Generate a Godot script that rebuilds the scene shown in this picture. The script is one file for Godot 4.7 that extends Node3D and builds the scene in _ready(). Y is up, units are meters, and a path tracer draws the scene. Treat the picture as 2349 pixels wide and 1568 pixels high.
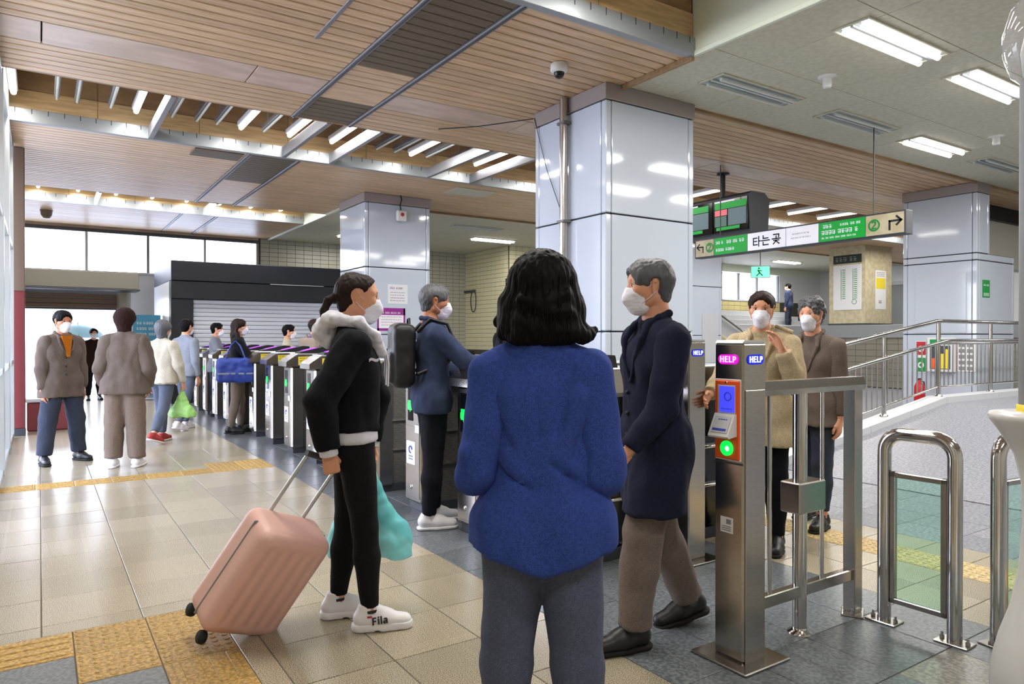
extends Node3D
# A metro station concourse: wood-slat ceiling, white clad pillars, a row of ticket gates and the people passing through.
# World axes: +X runs through the gates (from the free area into the paid area), -Z runs along the gate row. Metres.

const CEIL := 4.0
var M := {}
var used := {}
var cache := {}
var rng := RandomNumberGenerator.new()


func _ready() -> void:
	rng.seed = 7
	# ---- camera
	var cam := Camera3D.new()
	cam.name = "camera"
	cam.fov = rad_to_deg(2.0 * atan(784.0 / 1630.0))
	cam.near = 0.05
	cam.far = 200.0
	cam.position = Vector3(0, 1.35, 0)
	cam.rotation = Vector3(deg_to_rad(-0.3), deg_to_rad(-33.6), 0)
	add_child(cam)
	# ---- sky and exposure
	var sky := ProceduralSkyMaterial.new()
	sky.sky_top_color = Color(0.80, 0.86, 1.0)
	sky.sky_horizon_color = Color(0.98, 0.98, 1.0)
	sky.ground_bottom_color = Color(0.85, 0.85, 0.88)
	sky.ground_horizon_color = Color(0.98, 0.98, 1.0)
	sky.sky_energy_multiplier = 3.2
	sky.ground_energy_multiplier = 2.2
	sky.sun_angle_max = 0.0
	var env := Environment.new()
	env.background_mode = Environment.BG_SKY
	env.sky = Sky.new()
	env.sky.sky_material = sky
	env.tonemap_mode = Environment.TONE_MAPPER_LINEAR
	env.tonemap_exposure = 0.95
	env.sdfgi_enabled = true
	env.ssao_enabled = true
	env.ssil_enabled = true
	var we := WorldEnvironment.new()
	we.name = "world_environment"
	we.environment = env
	add_child(we)
	materials()
	build_floor()
	build_ceiling()
	build_walls()
	build_lights()
	build_pillars()
	build_gates()
	build_barriers()
	build_ramp()
	build_signs()
	build_shop()
	build_people()
	build_bags()


# ------------------------------------------------------------------ materials
func mat(key: String, c: Color, rough := 0.6, metal := 0.0, spec := 0.5) -> StandardMaterial3D:
	var m := StandardMaterial3D.new()
	m.resource_name = key
	m.albedo_color = c
	m.roughness = rough
	m.metallic = metal
	m.metallic_specular = spec
	M[key] = m
	return m


func noise_tex(freq: float, a: Color, b: Color, size := 512, type := FastNoiseLite.TYPE_SIMPLEX_SMOOTH, oct := 4, lo := 0.3, hi := 0.7) -> NoiseTexture2D:
	var n := FastNoiseLite.new()
	n.noise_type = type
	n.frequency = freq
	n.fractal_octaves = oct
	n.seed = 11
	var g := Gradient.new()
	g.offsets = PackedFloat32Array([lo, hi])
	g.colors = PackedColorArray([a, b])
	var t := NoiseTexture2D.new()
	t.width = size
	t.height = size
	t.seamless = true
	t.noise = n
	t.color_ramp = g
	return t


func tri(m: StandardMaterial3D, tex: Texture2D, scale: Vector3, world := true) -> StandardMaterial3D:
	m.albedo_texture = tex
	m.uv1_triplanar = true
	m.uv1_world_triplanar = world
	m.uv1_scale = scale
	return m


func bump(m: StandardMaterial3D, freq: float, strength: float) -> void:
	var n := FastNoiseLite.new()
	n.frequency = freq
	n.fractal_octaves = 4
	n.seed = 5
	var t := NoiseTexture2D.new()
	t.width = 512
	t.height = 512
	t.seamless = true
	t.as_normal_map = true
	t.bump_strength = 4.0
	t.noise = n
	m.normal_enabled = true
	m.normal_texture = t
	m.normal_scale = strength
	if not m.uv1_triplanar:
		m.uv1_triplanar = true
		m.uv1_scale = Vector3.ONE * 3.0


func glow(key: String, c: Color, e: float) -> StandardMaterial3D:
	var m := mat(key, c, 0.4)
	m.emission_enabled = true
	m.emission = c
	m.emission_energy_multiplier = e
	return m


func cloth(key: String, c: Color, scale := 9.0, vary := 0.14) -> StandardMaterial3D:
	var m := mat(key, c, 0.92, 0.0, 0.25)
	if not cache.has("weave"):
		cache.weave = noise_tex(0.22, Color(0.82, 0.82, 0.82), Color(1, 1, 1), 256, FastNoiseLite.TYPE_VALUE, 2)
		cache.weave_soft = noise_tex(0.05, Color(0.96, 0.96, 0.96), Color(1, 1, 1), 256)
	tri(m, cache.weave if vary > 0.1 else cache.weave_soft, Vector3.ONE * scale, false)
	m.rim_enabled = true
	m.rim = 0.15
	return m


func materials() -> void:
	var speck := noise_tex(0.085, Color(0.50, 0.47, 0.40), Color(1, 1, 1), 1024, FastNoiseLite.TYPE_SIMPLEX_SMOOTH, 4, 0.30, 0.56)
	var cloudy := noise_tex(0.02, Color(0.72, 0.73, 0.74), Color(1, 1, 1), 1024, FastNoiseLite.TYPE_SIMPLEX_SMOOTH, 6, 0.25, 0.75)
	var tones := [1.0, 0.95, 1.04]
	for i in 3:
		var k: float = tones[i]
		tri(mat("cream%d" % i, Color(0.73 * k, 0.69 * k, 0.605 * k), 0.26), speck, Vector3.ONE * 2.3)
		tri(mat("granite%d" % i, Color(0.455 * k, 0.475 * k, 0.49 * k), 0.3), cloudy, Vector3.ONE * 1.9)
		tri(mat("paving%d" % i, Color(0.585 * k, 0.59 * k, 0.625 * k), 0.34), cloudy, Vector3.ONE * 1.5)
		tri(mat("tactile%d" % i, Color(0.80 * k, 0.645 * k, 0.36 * k), 0.5), cloudy, Vector3.ONE * 2.0)
	tri(mat("granite_warm", Color(0.60, 0.585, 0.54), 0.3), cloudy, Vector3.ONE * 1.9)
	tri(mat("tactile_pale", Color(0.84, 0.72, 0.48), 0.5), cloudy, Vector3.ONE * 2.0)
	mat("grout", Color(0.42, 0.40, 0.36), 0.9)
	var wood := noise_tex(0.012, Color(0.91, 0.90, 0.88), Color(1, 1, 1), 512, FastNoiseLite.TYPE_SIMPLEX_SMOOTH, 5)
	for i in 3:
		var k2: float = [1.0, 0.965, 1.03][i]
		tri(mat("slat%d" % i, Color(0.825 * k2, 0.70 * k2, 0.56 * k2), 0.36), wood, Vector3(0.25, 1, 2.5))
	tri(mat("wood_panel", Color(0.80, 0.71, 0.64), 0.34), wood, Vector3(0.2, 1, 0.6))
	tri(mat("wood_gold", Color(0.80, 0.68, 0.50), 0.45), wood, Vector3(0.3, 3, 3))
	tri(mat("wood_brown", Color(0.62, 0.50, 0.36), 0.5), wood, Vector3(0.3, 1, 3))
	tri(mat("vent", Color(0.40, 0.35, 0.27), 0.5), wood, Vector3(0.3, 1, 3))
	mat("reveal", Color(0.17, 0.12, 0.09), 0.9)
	mat("track", Color(0.55, 0.55, 0.57), 0.4, 0.6)
	mat("alu", Color(0.80, 0.82, 0.83), 0.34, 0.85)
	tri(mat("cream_ceiling", Color(0.79, 0.78, 0.70), 0.55), noise_tex(0.05, Color(0.95, 0.95, 0.94), Color(1, 1, 1), 256), Vector3.ONE)
	mat("cream_beam", Color(0.84, 0.87, 0.80), 0.4)
	mat("white_panel", Color(0.735, 0.77, 0.825), 0.07, 0.0, 0.6)
	mat("white_plain", Color(0.84, 0.85, 0.86), 0.3)
	mat("white_plastic", Color(0.86, 0.86, 0.85), 0.22)
	mat("capital", Color(0.60, 0.565, 0.555), 0.4, 0.2)
	mat("joint", Color(0.06, 0.07, 0.09), 0.8)
	tri(mat("steel", Color(0.74, 0.72, 0.70), 0.22, 1.0), noise_tex(0.03, Color(0.965, 0.965, 0.965), Color(1, 1, 1), 256), Vector3(2, 14, 2))
	tri(mat("steel_side", Color(0.47, 0.47, 0.455), 0.42, 0.35), noise_tex(0.03, Color(0.85, 0.85, 0.85), Color(1, 1, 1), 256), Vector3(2, 10, 2))
	mat("chrome", Color(0.82, 0.81, 0.80), 0.12, 1.0)
	mat("steel_top", Color(0.88, 0.89, 0.91), 0.3, 0.7)
	mat("black_gloss", Color(0.045, 0.05, 0.06), 0.12)
	mat("black", Color(0.05, 0.05, 0.055), 0.5)
	mat("charcoal", Color(0.125, 0.135, 0.17), 0.5)
	mat("dark_grey", Color(0.24, 0.25, 0.28), 0.45)
	mat("grey", Color(0.52, 0.53, 0.54), 0.5)
	mat("light_grey", Color(0.74, 0.75, 0.77), 0.4)
	mat("canopy", Color(0.55, 0.54, 0.51), 0.3, 0.5)
	mat("rubber", Color(0.08, 0.08, 0.08), 0.8)
	mat("orange", Color(0.93, 0.36, 0.13), 0.4)
	mat("red", Color(0.70, 0.10, 0.12), 0.4)
	mat("red_dull", Color(0.44, 0.17, 0.18), 0.5)
	mat("strip", Color(0.60, 0.62, 0.63), 0.4, 0.5)
	mat("brown_post", Color(0.42, 0.35, 0.30), 0.5)
	mat("yellow", Color(0.93, 0.84, 0.22), 0.5)
	mat("green", Color(0.05, 0.55, 0.24), 0.5)
	mat("paper", Color(0.90, 0.90, 0.91), 0.7)
	mat("ink", Color(0.12, 0.13, 0.15), 0.7)
	mat("purple", Color(0.55, 0.10, 0.52), 0.6)
	mat("teal_print", Color(0.26, 0.55, 0.70), 0.5)
	mat("blue_ink", Color(0.20, 0.25, 0.70), 0.5)
	tri(mat("marble", Color(0.80, 0.76, 0.64), 0.35), noise_tex(0.02, Color(0.92, 0.91, 0.88), Color(1, 1, 1), 512), Vector3.ONE * 0.5)
	mat("tile_beige", Color(0.80, 0.78, 0.64), 0.3)
	mat("tile_yellow", Color(0.82, 0.77, 0.55), 0.3)
	mat("tile_grey", Color(0.66, 0.65, 0.59), 0.35)
	mat("tile_dark", Color(0.50, 0.48, 0.43), 0.3)
	mat("tile_grout", Color(0.26, 0.26, 0.22), 0.9)
	mat("wall_paint", Color(0.80, 0.79, 0.74), 0.6)
	mat("shutter", Color(0.88, 0.90, 0.95), 0.4, 0.1)
	mat("concrete", Color(0.70, 0.69, 0.67), 0.8)
	var g := mat("glass", Color(0.9, 0.96, 1.0, 0.06), 0.02)
	g.transparency = BaseMaterial3D.TRANSPARENCY_ALPHA
	g = mat("glass_green", Color(0.80, 0.955, 0.90, 0.0), 0.01)
	g.refraction_enabled = true
	g.refraction_scale = 0.05
	g = mat("globe", Color(0.95, 0.95, 1.0, 0.12), 0.03)
	g.transparency = BaseMaterial3D.TRANSPARENCY_ALPHA
	glow("tube_on", Color(1.0, 0.98, 0.95), 5.5)
	mat("tube_off", Color(0.80, 0.82, 0.80), 0.25)
	glow("green_led", Color(0.02, 0.95, 0.28), 1.6)
	glow("purple_led", Color(0.60, 0.12, 1.0), 1.5)
	glow("blue_screen", Color(0.26, 0.28, 0.98), 0.9)
	glow("blue_led", Color(0.05, 0.12, 0.9), 0.5)
	glow("magenta_led", Color(0.9, 0.05, 0.85), 0.7)
	glow("letter_white", Color(0.85, 0.9, 1.0), 1.5)
	glow("letter_pink", Color(1.0, 0.72, 0.95), 1.4)
	glow("exit_green", Color(0.45, 0.95, 0.75), 1.2)
	glow("sign_white", Color(0.92, 0.92, 0.97), 0.35)
	glow("sign_green", Color(0.02, 0.60, 0.20), 0.4)
	# skin, hair and clothing
	var sk := mat("skin", Color(0.84, 0.61, 0.49), 0.5, 0.0, 0.4)
	sk.subsurf_scatter_enabled = true
	sk.subsurf_scatter_strength = 0.1
	mat("skin_tan", Color(0.72, 0.49, 0.37), 0.5, 0.0, 0.4)
	tri(mat("hair_black", Color(0.085, 0.075, 0.085), 0.55, 0.0, 0.22), noise_tex(0.05, Color(0.5, 0.5, 0.5), Color(1, 1, 1), 256), Vector3(26, 3, 26), false)
	tri(mat("hair_brown", Color(0.20, 0.145, 0.13), 0.55, 0.0, 0.25), noise_tex(0.05, Color(0.6, 0.6, 0.6), Color(1, 1, 1), 256), Vector3(22, 4, 22), false)
	mat("hair_grey", Color(0.30, 0.30, 0.32), 0.5)
	mat("hair_blond", Color(0.62, 0.58, 0.46), 0.5)
	mat("eye_white", Color(0.9, 0.9, 0.88), 0.2)
	mat("iris", Color(0.05, 0.03, 0.02), 0.1)
	cloth("blazer", Color(0.225, 0.31, 0.61), 7.0)
	cloth("slacks", Color(0.36, 0.385, 0.475), 8.0)
	cloth("jacket_black", Color(0.095, 0.10, 0.12), 8.0)
	cloth("jeans_black", Color(0.105, 0.105, 0.12), 8.0)
	cloth("cotton_white", Color(0.86, 0.86, 0.90), 6.0, 0.05)
	mat("mask_white", Color(0.90, 0.90, 0.95), 0.85, 0.0, 0.2)
	cloth("shirt_slate", Color(0.22, 0.26, 0.37), 8.0)
	cloth("trousers_black", Color(0.09, 0.095, 0.12), 8.0)
	cloth("navy", Color(0.13, 0.145, 0.225), 8.0)
	cloth("greige", Color(0.50, 0.45, 0.42), 8.0)
	cloth("khaki", Color(0.75, 0.68, 0.55), 6.0)
	cloth("brown_coat", Color(0.44, 0.39, 0.36), 8.0)
	cloth("taupe", Color(0.50, 0.44, 0.40), 8.0)
	cloth("denim_dark", Color(0.25, 0.272, 0.335), 8.0)
	cloth("denim", Color(0.39, 0.42, 0.49), 8.0)
	cloth("ivory", Color(0.78, 0.75, 0.68), 8.0)
	cloth("orange_shirt", Color(0.72, 0.42, 0.10), 8.0)
	cloth("violet", Color(0.46, 0.42, 0.66), 8.0)
	cloth("wool_brown", Color(0.19, 0.12, 0.11), 10.0)
	cloth("grey_cloth", Color(0.55, 0.57, 0.62), 8.0)
	mat("leather_black", Color(0.07, 0.07, 0.08), 0.45)
	mat("shoe_white", Color(0.90, 0.89, 0.90), 0.45)
	mat("shoe_red", Color(0.62, 0.16, 0.15), 0.6)
	mat("suitcase_pink", Color(0.91, 0.73, 0.685), 0.4)
	var bag := mat("bag_cyan", Color(0.45, 0.87, 0.89, 0.66), 0.4)
	bag.transparency = BaseMaterial3D.TRANSPARENCY_ALPHA
	bag.cull_mode = BaseMaterial3D.CULL_DISABLED
	mat("bag_green", Color(0.58, 0.78, 0.42), 0.5)
	mat("bag_blue", Color(0.13, 0.23, 0.55), 0.5)
	cloth("pack_beige", Color(0.66, 0.60, 0.54), 8.0)


# ------------------------------------------------------------------ nodes
func numbered(called: String) -> String:
	var n: int = used.get(called, 0)
	used[called] = n + 1
	return called if n == 0 else "%s_%03d" % [called, n]


func meta(o: Node, label: String, category: String, group := "") -> void:
	o.set_meta("label", label)
	o.set_meta("category", category)
	if group:
		o.set_meta("group", group)


func thing(called: String, label: String, category: String, at := Vector3.ZERO, turn := 0.0, group := "") -> Node3D:
	var o := Node3D.new()
	o.name = numbered(called)
	o.position = at
	o.rotation.y = turn
	meta(o, label, category, group)
	add_child(o)
	return o


func obj(called: String, mesh, m, parent: Node = null, at := Vector3.ZERO) -> MeshInstance3D:
	var o := MeshInstance3D.new()
	o.mesh = mesh.commit() if mesh is SurfaceTool else mesh
	o.material_override = M[m] if m is String else m
	o.position = at
	if parent == null:
		o.name = numbered(called)
		add_child(o)
	else:
		o.name = called
		parent.add_child(o, true)
	return o


func struct(called: String, mesh, m, parent: Node = null) -> MeshInstance3D:
	var o := obj(called, mesh, m, parent)
	if parent == null:
		o.set_meta("kind", "structure")
	return o


func stuff(o: Node) -> Node:
	o.set_meta("kind", "stuff")
	return o


func struct_root(called: String) -> Node3D:
	var o := Node3D.new()
	o.name = numbered(called)
	o.set_meta("kind", "structure")
	add_child(o)
	return o


# ------------------------------------------------------------------ shapes
func begin() -> SurfaceTool:
	var st := SurfaceTool.new()
	st.begin(Mesh.PRIMITIVE_TRIANGLES)
	st.set_smooth_group(-1)
	return st


func face(st: SurfaceTool, a: Vector3, b: Vector3, c: Vector3, inside: Vector3) -> void:
	# one triangle, wound so that it faces away from the point inside
	if (b - a).cross(c - a).dot((a + b + c) / 3.0 - inside) > 0.0:
		var t := b
		b = c
		c = t
	st.add_vertex(a)
	st.add_vertex(b)
	st.add_vertex(c)


func quad(st: SurfaceTool, a: Vector3, b: Vector3, c: Vector3, d: Vector3, inside: Vector3) -> void:
	face(st, a, b, c, inside)
	face(st, a, c, d, inside)


func bx(st: SurfaceTool, lo: Vector3, hi: Vector3, bevel := 0.0, xf := Transform3D()) -> void:
	# a box from corner lo to corner hi, its edges chamfered by bevel
	var c := (lo + hi) / 2.0
	var e := (hi - lo).abs() / 2.0
	var mid := xf * c
	var b := minf(bevel, minf(e.x, minf(e.y, e.z)) * 0.9)
	for ax in 3:
		var u := (ax + 1) % 3
		var v := (ax + 2) % 3
		for s in [-1.0, 1.0]:
			var p := []
			for k in [[-1, -1], [1, -1], [1, 1], [-1, 1]]:
				var q := Vector3()
				q[ax] = s * e[ax]
				q[u] = k[0] * (e[u] - b)
				q[v] = k[1] * (e[v] - b)
				p.append(xf * (c + q))
			quad(st, p[0], p[1], p[2], p[3], mid)
		if b > 0.0:
			for s in [-1.0, 1.0]:
				for r in [-1.0, 1.0]:
					var p := []
					for k in [[0, -1], [0, 1], [1, 1], [1, -1]]:
						var q := Vector3()
						q[u] = s * (e[u] - (b if k[0] else 0.0))
						q[v] = r * (e[v] - (0.0 if k[0] else b))
						q[ax] = k[1] * (e[ax] - b)
						p.append(xf * (c + q))
					quad(st, p[0], p[1], p[2], p[3], mid)
	if b > 0.0:
		for sx in [-1.0, 1.0]:
			for sy in [-1.0, 1.0]:
				for sz in [-1.0, 1.0]:
					var s3 := Vector3(sx, sy, sz)
					face(st, xf * (c + s3 * (e - Vector3(0, b, b))), xf * (c + s3 * (e - Vector3(b, 0, b))), xf * (c + s3 * (e - Vector3(b, b, 0))), mid)


func box(lo: Vector3, hi: Vector3, bevel := 0.0) -> ArrayMesh:
	var st := begin()
	bx(st, lo, hi, bevel)
	st.generate_normals()
	return st.commit()


func done(st: SurfaceTool) -> ArrayMesh:
	st.generate_normals()
	return st.commit()


func tube(st: SurfaceTool, pts: Array, r: float, sides := 10, caps := true, r2 := -1.0) -> void:
	# a round bar through the points; r tapers to r2
	st.set_smooth_group(0)
	var rings := []
	var n := pts.size()
	var side := Vector3.RIGHT
	for i in n:
		var dir: Vector3 = (pts[mini(i + 1, n - 1)] - pts[maxi(i - 1, 0)]).normalized()
		if i == 0:
			side = dir.cross(Vector3.UP if absf(dir.y) < 0.9 else Vector3.RIGHT).normalized()
		else:
			side = (side - dir * side.dot(dir)).normalized()
		var up := dir.cross(side)
		var rr := r if r2 < 0.0 else lerpf(r, r2, float(i) / (n - 1))
		var ring := []
		for k in sides:
			var a := TAU * k / sides
			ring.append(pts[i] + (side * cos(a) + up * sin(a)) * rr)
		rings.append(ring)
	for i in n - 1:
		var mid: Vector3 = (pts[i] + pts[i + 1]) / 2.0
		for k in sides:
			var k2 := (k + 1) % sides
			quad(st, rings[i][k], rings[i + 1][k], rings[i + 1][k2], rings[i][k2], mid)
	if caps:
		st.set_smooth_group(-1)
		for e in [0, n - 1]:
			var inner: Vector3 = pts[1] if e == 0 else pts[n - 2]
			for k in range(1, sides - 1):
				face(st, rings[e][0], rings[e][k], rings[e][k + 1], inner)
	st.set_smooth_group(-1)


func bar(pts: Array, r: float, sides := 10) -> ArrayMesh:
	var st := begin()
	tube(st, pts, r, sides)
	return done(st)


func lathe(prof: Array, sides := 28) -> ArrayMesh:
	# profile of Vector2(radius, height), from bottom to top
	var st := begin()
	st.set_smooth_group(0)
	for i in prof.size() - 1:
		var a: Vector2 = prof[i]
		var b: Vector2 = prof[i + 1]
		var dr := b.x - a.x
		var dy := b.y - a.y
		for k in sides:
			var t0 := TAU * k / sides
			var t1 := TAU * (k + 1) / sides
			var n0 := Vector3(cos((t0 + t1) / 2), 0, sin((t0 + t1) / 2))
			var mid := n0 * (a.x + b.x) / 2.0 + Vector3.UP * (a.y + b.y) / 2.0
			var inside := mid - (n0 * dy - Vector3.UP * dr).normalized() * 0.1
			var p0 := Vector3(cos(t0) * a.x, a.y, sin(t0) * a.x)
			var p1 := Vector3(cos(t1) * a.x, a.y, sin(t1) * a.x)
			var q0 := Vector3(cos(t0) * b.x, b.y, sin(t0) * b.x)
			var q1 := Vector3(cos(t1) * b.x, b.y, sin(t1) * b.x)
			if a.x > 1e-5:
				face(st, p0, p1, q1, inside)
			if b.x > 1e-5:
				face(st, p0, q1, q0, inside)
	return done(st)


func prism(st: SurfaceTool, poly: Array, z0: float, z1: float, xf := Transform3D()) -> void:
	# a polygon of Vector2 pulled from z0 to z1
	var pv := PackedVector2Array(poly)
	var c := Vector2()
	for p in pv:
		c += p
	c /= pv.size()
	var zm := (z0 + z1) / 2.0
	var idx := Geometry2D.triangulate_polygon(pv)
	for i in range(0, idx.size(), 3):
		for z in [z0, z1]:
			var a := pv[idx[i]]
			var b := pv[idx[i + 1]]
			var d := pv[idx[i + 2]]
			var g := (a + b + d) / 3.0
			face(st, xf * Vector3(a.x, a.y, z), xf * Vector3(b.x, b.y, z), xf * Vector3(d.x, d.y, z), xf * Vector3(g.x, g.y, zm))
	var ccw := not Geometry2D.is_polygon_clockwise(pv)
	for i in pv.size():
		var a := pv[i]
		var b := pv[(i + 1) % pv.size()]
		var nrm := Vector2(b.y - a.y, a.x - b.x) * (1.0 if ccw else -1.0)
		var ins := (a + b) / 2.0 - nrm.normalized() * 0.01
		quad(st, xf * Vector3(a.x, a.y, z0), xf * Vector3(b.x, b.y, z0), xf * Vector3(b.x, b.y, z1), xf * Vector3(a.x, a.y, z1), xf * Vector3(ins.x, ins.y, zm))


func text_mesh(txt: String, height: float, depth := 0.002, bold := true) -> TextMesh:
	var f := SystemFont.new()
	f.font_names = PackedStringArray(["Droid Sans"])
	f.font_weight = 700 if bold else 400
	var t := TextMesh.new()
	t.font = f
	t.text = txt
	t.font_size = 32
	t.pixel_size = height / 23.0
	t.depth = depth
	return t


# basis whose +Z looks along the given outward normal (for flat things on walls)
func outward(n: Vector3) -> Basis:
	var z := n.normalized()
	var x := Vector3.UP.cross(z).normalized()
	return Basis(x, z.cross(x), z)


func on_wall(o: Node3D, at: Vector3, n: Vector3) -> Node3D:
	o.transform = Transform3D(outward(n), at)
	return o


func plate(w: float, h: float, t: float, bevel := 0.0) -> ArrayMesh:
	return box(Vector3(-w / 2, -h / 2, 0), Vector3(w / 2, h / 2, t), bevel)


# lines of small print as thin raised strips: st gets words of the given height inside a w x h field centred on 0
func print_lines(st: SurfaceTool, x0: float, x1: float, y: float, hgt: float, z: float, s: int) -> void:
	# words of small block characters, each built of a few strokes
	var r := RandomNumberGenerator.new()
	r.seed = s
	var x := x0
	var w := hgt * 0.16
	while x < x1 - hgt:
		for c in r.randi_range(2, 4):
			if x > x1 - hgt * 0.8:
				break
			var a := x + hgt * 0.82
			bx(st, Vector3(x, y + hgt / 2 - w, z), Vector3(a - hgt * r.randf_range(0.0, 0.3), y + hgt / 2, z + 0.001))
			bx(st, Vector3(x, y - w / 2 - hgt * 0.05, z), Vector3(a, y + w / 2 - hgt * 0.05, z + 0.001))
			if r.randf() < 0.6:
				bx(st, Vector3(a - w, y - hgt / 2, z), Vector3(a, y + hgt / 2, z + 0.001))
			else:
				bx(st, Vector3(x + hgt * 0.3, y - hgt / 2, z), Vector3(x + hgt * 0.3 + w, y + hgt * 0.2, z + 0.001))
			bx(st, Vector3(x + hgt * 0.1, y - hgt / 2, z), Vector3(a - hgt * 0.1, y - hgt / 2 + w, z + 0.001))
			x += hgt
		x += hgt * 0.6


# ------------------------------------------------------------------ floor
func minus(r: Rect2, h: Rect2) -> Array:
	# the parts of rectangle r that lie outside h
	if not r.intersects(h):
		return [r]
	var c := r.intersection(h)
	var out := []
	if c.position.x - r.position.x > 0.015:
		out.append(Rect2(r.position.x, r.position.y, c.position.x - r.position.x, r.size.y))
	if r.end.x - c.end.x > 0.015:
		out.append(Rect2(c.end.x, r.position.y, r.end.x - c.end.x, r.size.y))
	if c.position.y - r.position.y > 0.015:
		out.append(Rect2(c.position.x, r.position.y, c.size.x, c.position.y - r.position.y))
	if r.end.y - c.end.y > 0.015:
		out.append(Rect2(c.position.x, c.end.y, c.size.x, r.end.y - c.end.y))
	return out


func tile(called: String, m: String, r: Rect2, parent: Node, top := 0.0) -> void:
	var key := "tile %.3f %.3f" % [r.size.x, r.size.y]
	if not cache.has(key):
		var g := 0.0022
		cache[key] = box(Vector3(-r.size.x / 2 + g, -0.02, -r.size.y / 2 + g), Vector3(r.size.x / 2 - g, 0, r.size.y / 2 - g), 0.0018)
	obj(called, cache[key], m, parent, Vector3(r.get_center().x, top + rng.randf_range(-0.0006, 0.0004), r.get_center().y))


func tiles(called: String, m: String, x0: float, x1: float, nx: int, z0: float, z1: float, nz: int, parent: Node, holes := []) -> void:
	var dx := (x1 - x0) / nx
	var dz := (z1 - z0) / nz
	for i in nx:
		for j in nz:
			var rs := [Rect2(x0 + i * dx, z0 + j * dz, dx, dz)]
			for h in holes:
				var nxt := []
				for r in rs:
					nxt.append_array(minus(r, h))
				rs = nxt
			for r in rs:
				tile(called, m + str(rng.randi() % 3), r, parent)


func tactile_mesh(kind: String) -> ArrayMesh:
	if cache.has(kind):
		return cache[kind]
	var st := begin()
	var g := 0.148
	bx(st, Vector3(-g, -0.02, -g), Vector3(g, 0.001, g), 0.002)
	if kind == "dots":
		for i in 6:
			for j in 6:
				var c := Vector3(-0.125 + 0.05 * i, 0.001, -0.125 + 0.05 * j)
				var top := c + Vector3.UP * 0.0032
				for k in 8:
					var a0 := TAU * k / 8
					var a1 := TAU * (k + 1) / 8
					var d0 := Vector3(cos(a0), 0, sin(a0))
					var d1 := Vector3(cos(a1), 0, sin(a1))
					quad(st, c + d0 * 0.015, c + d1 * 0.015, top + d1 * 0.011, top + d0 * 0.011, c - Vector3.UP * 0.1)
					face(st, top, top + d0 * 0.011, top + d1 * 0.011, c - Vector3.UP * 0.1)
	else:
		for i in 4:
			var q := -0.105 + 0.07 * i
			var lo := Vector3(-0.135, -0.002, q - 0.0165)
			var hi := Vector3(0.135, 0.006, q + 0.0165)
			bx(st, lo, hi, 0.004, Transform3D(Basis(Vector3.UP, PI / 2 if kind == "bars_z" else 0.0), Vector3.ZERO))
	cache[kind] = done(st)
	return cache[kind]


func tactile(kind: String, x: float, z: float, parent: Node, pale := false) -> void:
	obj("tactile_tile", tactile_mesh(kind), "tactile_pale" if pale else "tactile%d" % (rng.randi() % 3), parent, Vector3(x + 0.15, 0.0, z + 0.15))


func build_floor() -> void:
	var fl := struct("floor", box(Vector3(-3, -0.3, -19.8), Vector3(26.4, -0.004, 4.4)), "grout")
	var nook := Rect2(-0.48, -3.84, 1.2, 3.84)
	var line := Rect2(-0.6, -7.9, 2.06, 0.3)
	var pad := Rect2(1.46, -8.2, 0.6, 0.6)
	tiles("cream_tile", "cream", -0.41, 2.06, 6, -9.31, -0.70, 21, fl, [nook, line, pad])
	tiles("granite_tile", "granite", 2.06, 3.70, 4, -9.31, -0.70, 21, fl, [Rect2(2.88, -1.52, 0.41, 0.41)])
	tile("granite_tile", "granite_warm", Rect2(2.88, -1.52, 0.41, 0.41), fl)
	tiles("cream_tile", "cream", 3.70, 4.35, 2, -6.0, -0.70, 16, fl)
	tiles("cream_tile", "cream", 4.65, 4.95, 1, -6.0, -0.70, 16, fl)
	tiles("paving_tile", "paving", 4.95, 6.39, 4, -6.0, -0.70, 13, fl)
	for i in 18:
		tactile("dots", 4.35, -6.0 + 0.3 * i, fl, true)
	for i in 4:
		tactile("bars_x" if i < 2 else "dots", -0.48 + 0.3 * i, -3.84, fl)
	tactile("dots", 0.12, -3.54, fl)
	tactile("dots", 0.42, -3.54, fl)
	for i in 5:
		tactile("bars_z", 0.42, -3.24 + 0.3 * i, fl)
	tiles("granite_tile", "granite", -0.48, 0.12, 2, -3.54, -3.24, 1, fl)
	tiles("granite_tile", "granite", -0.48, 0.42, 2, -3.24, -1.74, 4, fl)
	for i in 7:
		tactile("bars_x", -0.64 + 0.3 * i, -7.9, fl)
	for i in 2:
		for j in 2:
			tactile("dots", 1.46 + 0.3 * i, -8.2 + 0.3 * j, fl)
	# beyond the distance at which single tiles can be told apart
	for f in [["cream0", -3, -0.41, -19.8, -0.70], ["cream0", -0.41, 2.06, -19.8, -9.31], ["granite0", 2.06, 3.70, -19.8, -9.31], ["cream0", 3.70, 4.95, -19.8, -6.0], ["paving0", 4.95, 26.4, -19.8, -6.0], ["cream0", -3, 2.06, -0.70, 4.4], ["granite0", 2.06, 3.70, -0.70, 4.4], ["paving0", 3.70, 26.4, -0.70, 4.4], ["cream0", -0.48, 0.42, -1.74, -0.70]]:
		obj("paving_field", box(Vector3(f[1], -0.02, f[3]), Vector3(f[2], -0.0008, f[4])), f[0], fl)
	struct("ground", box(Vector3(-60, -0.6, -80), Vector3(60, -0.31, 60)), "concrete")


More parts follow.
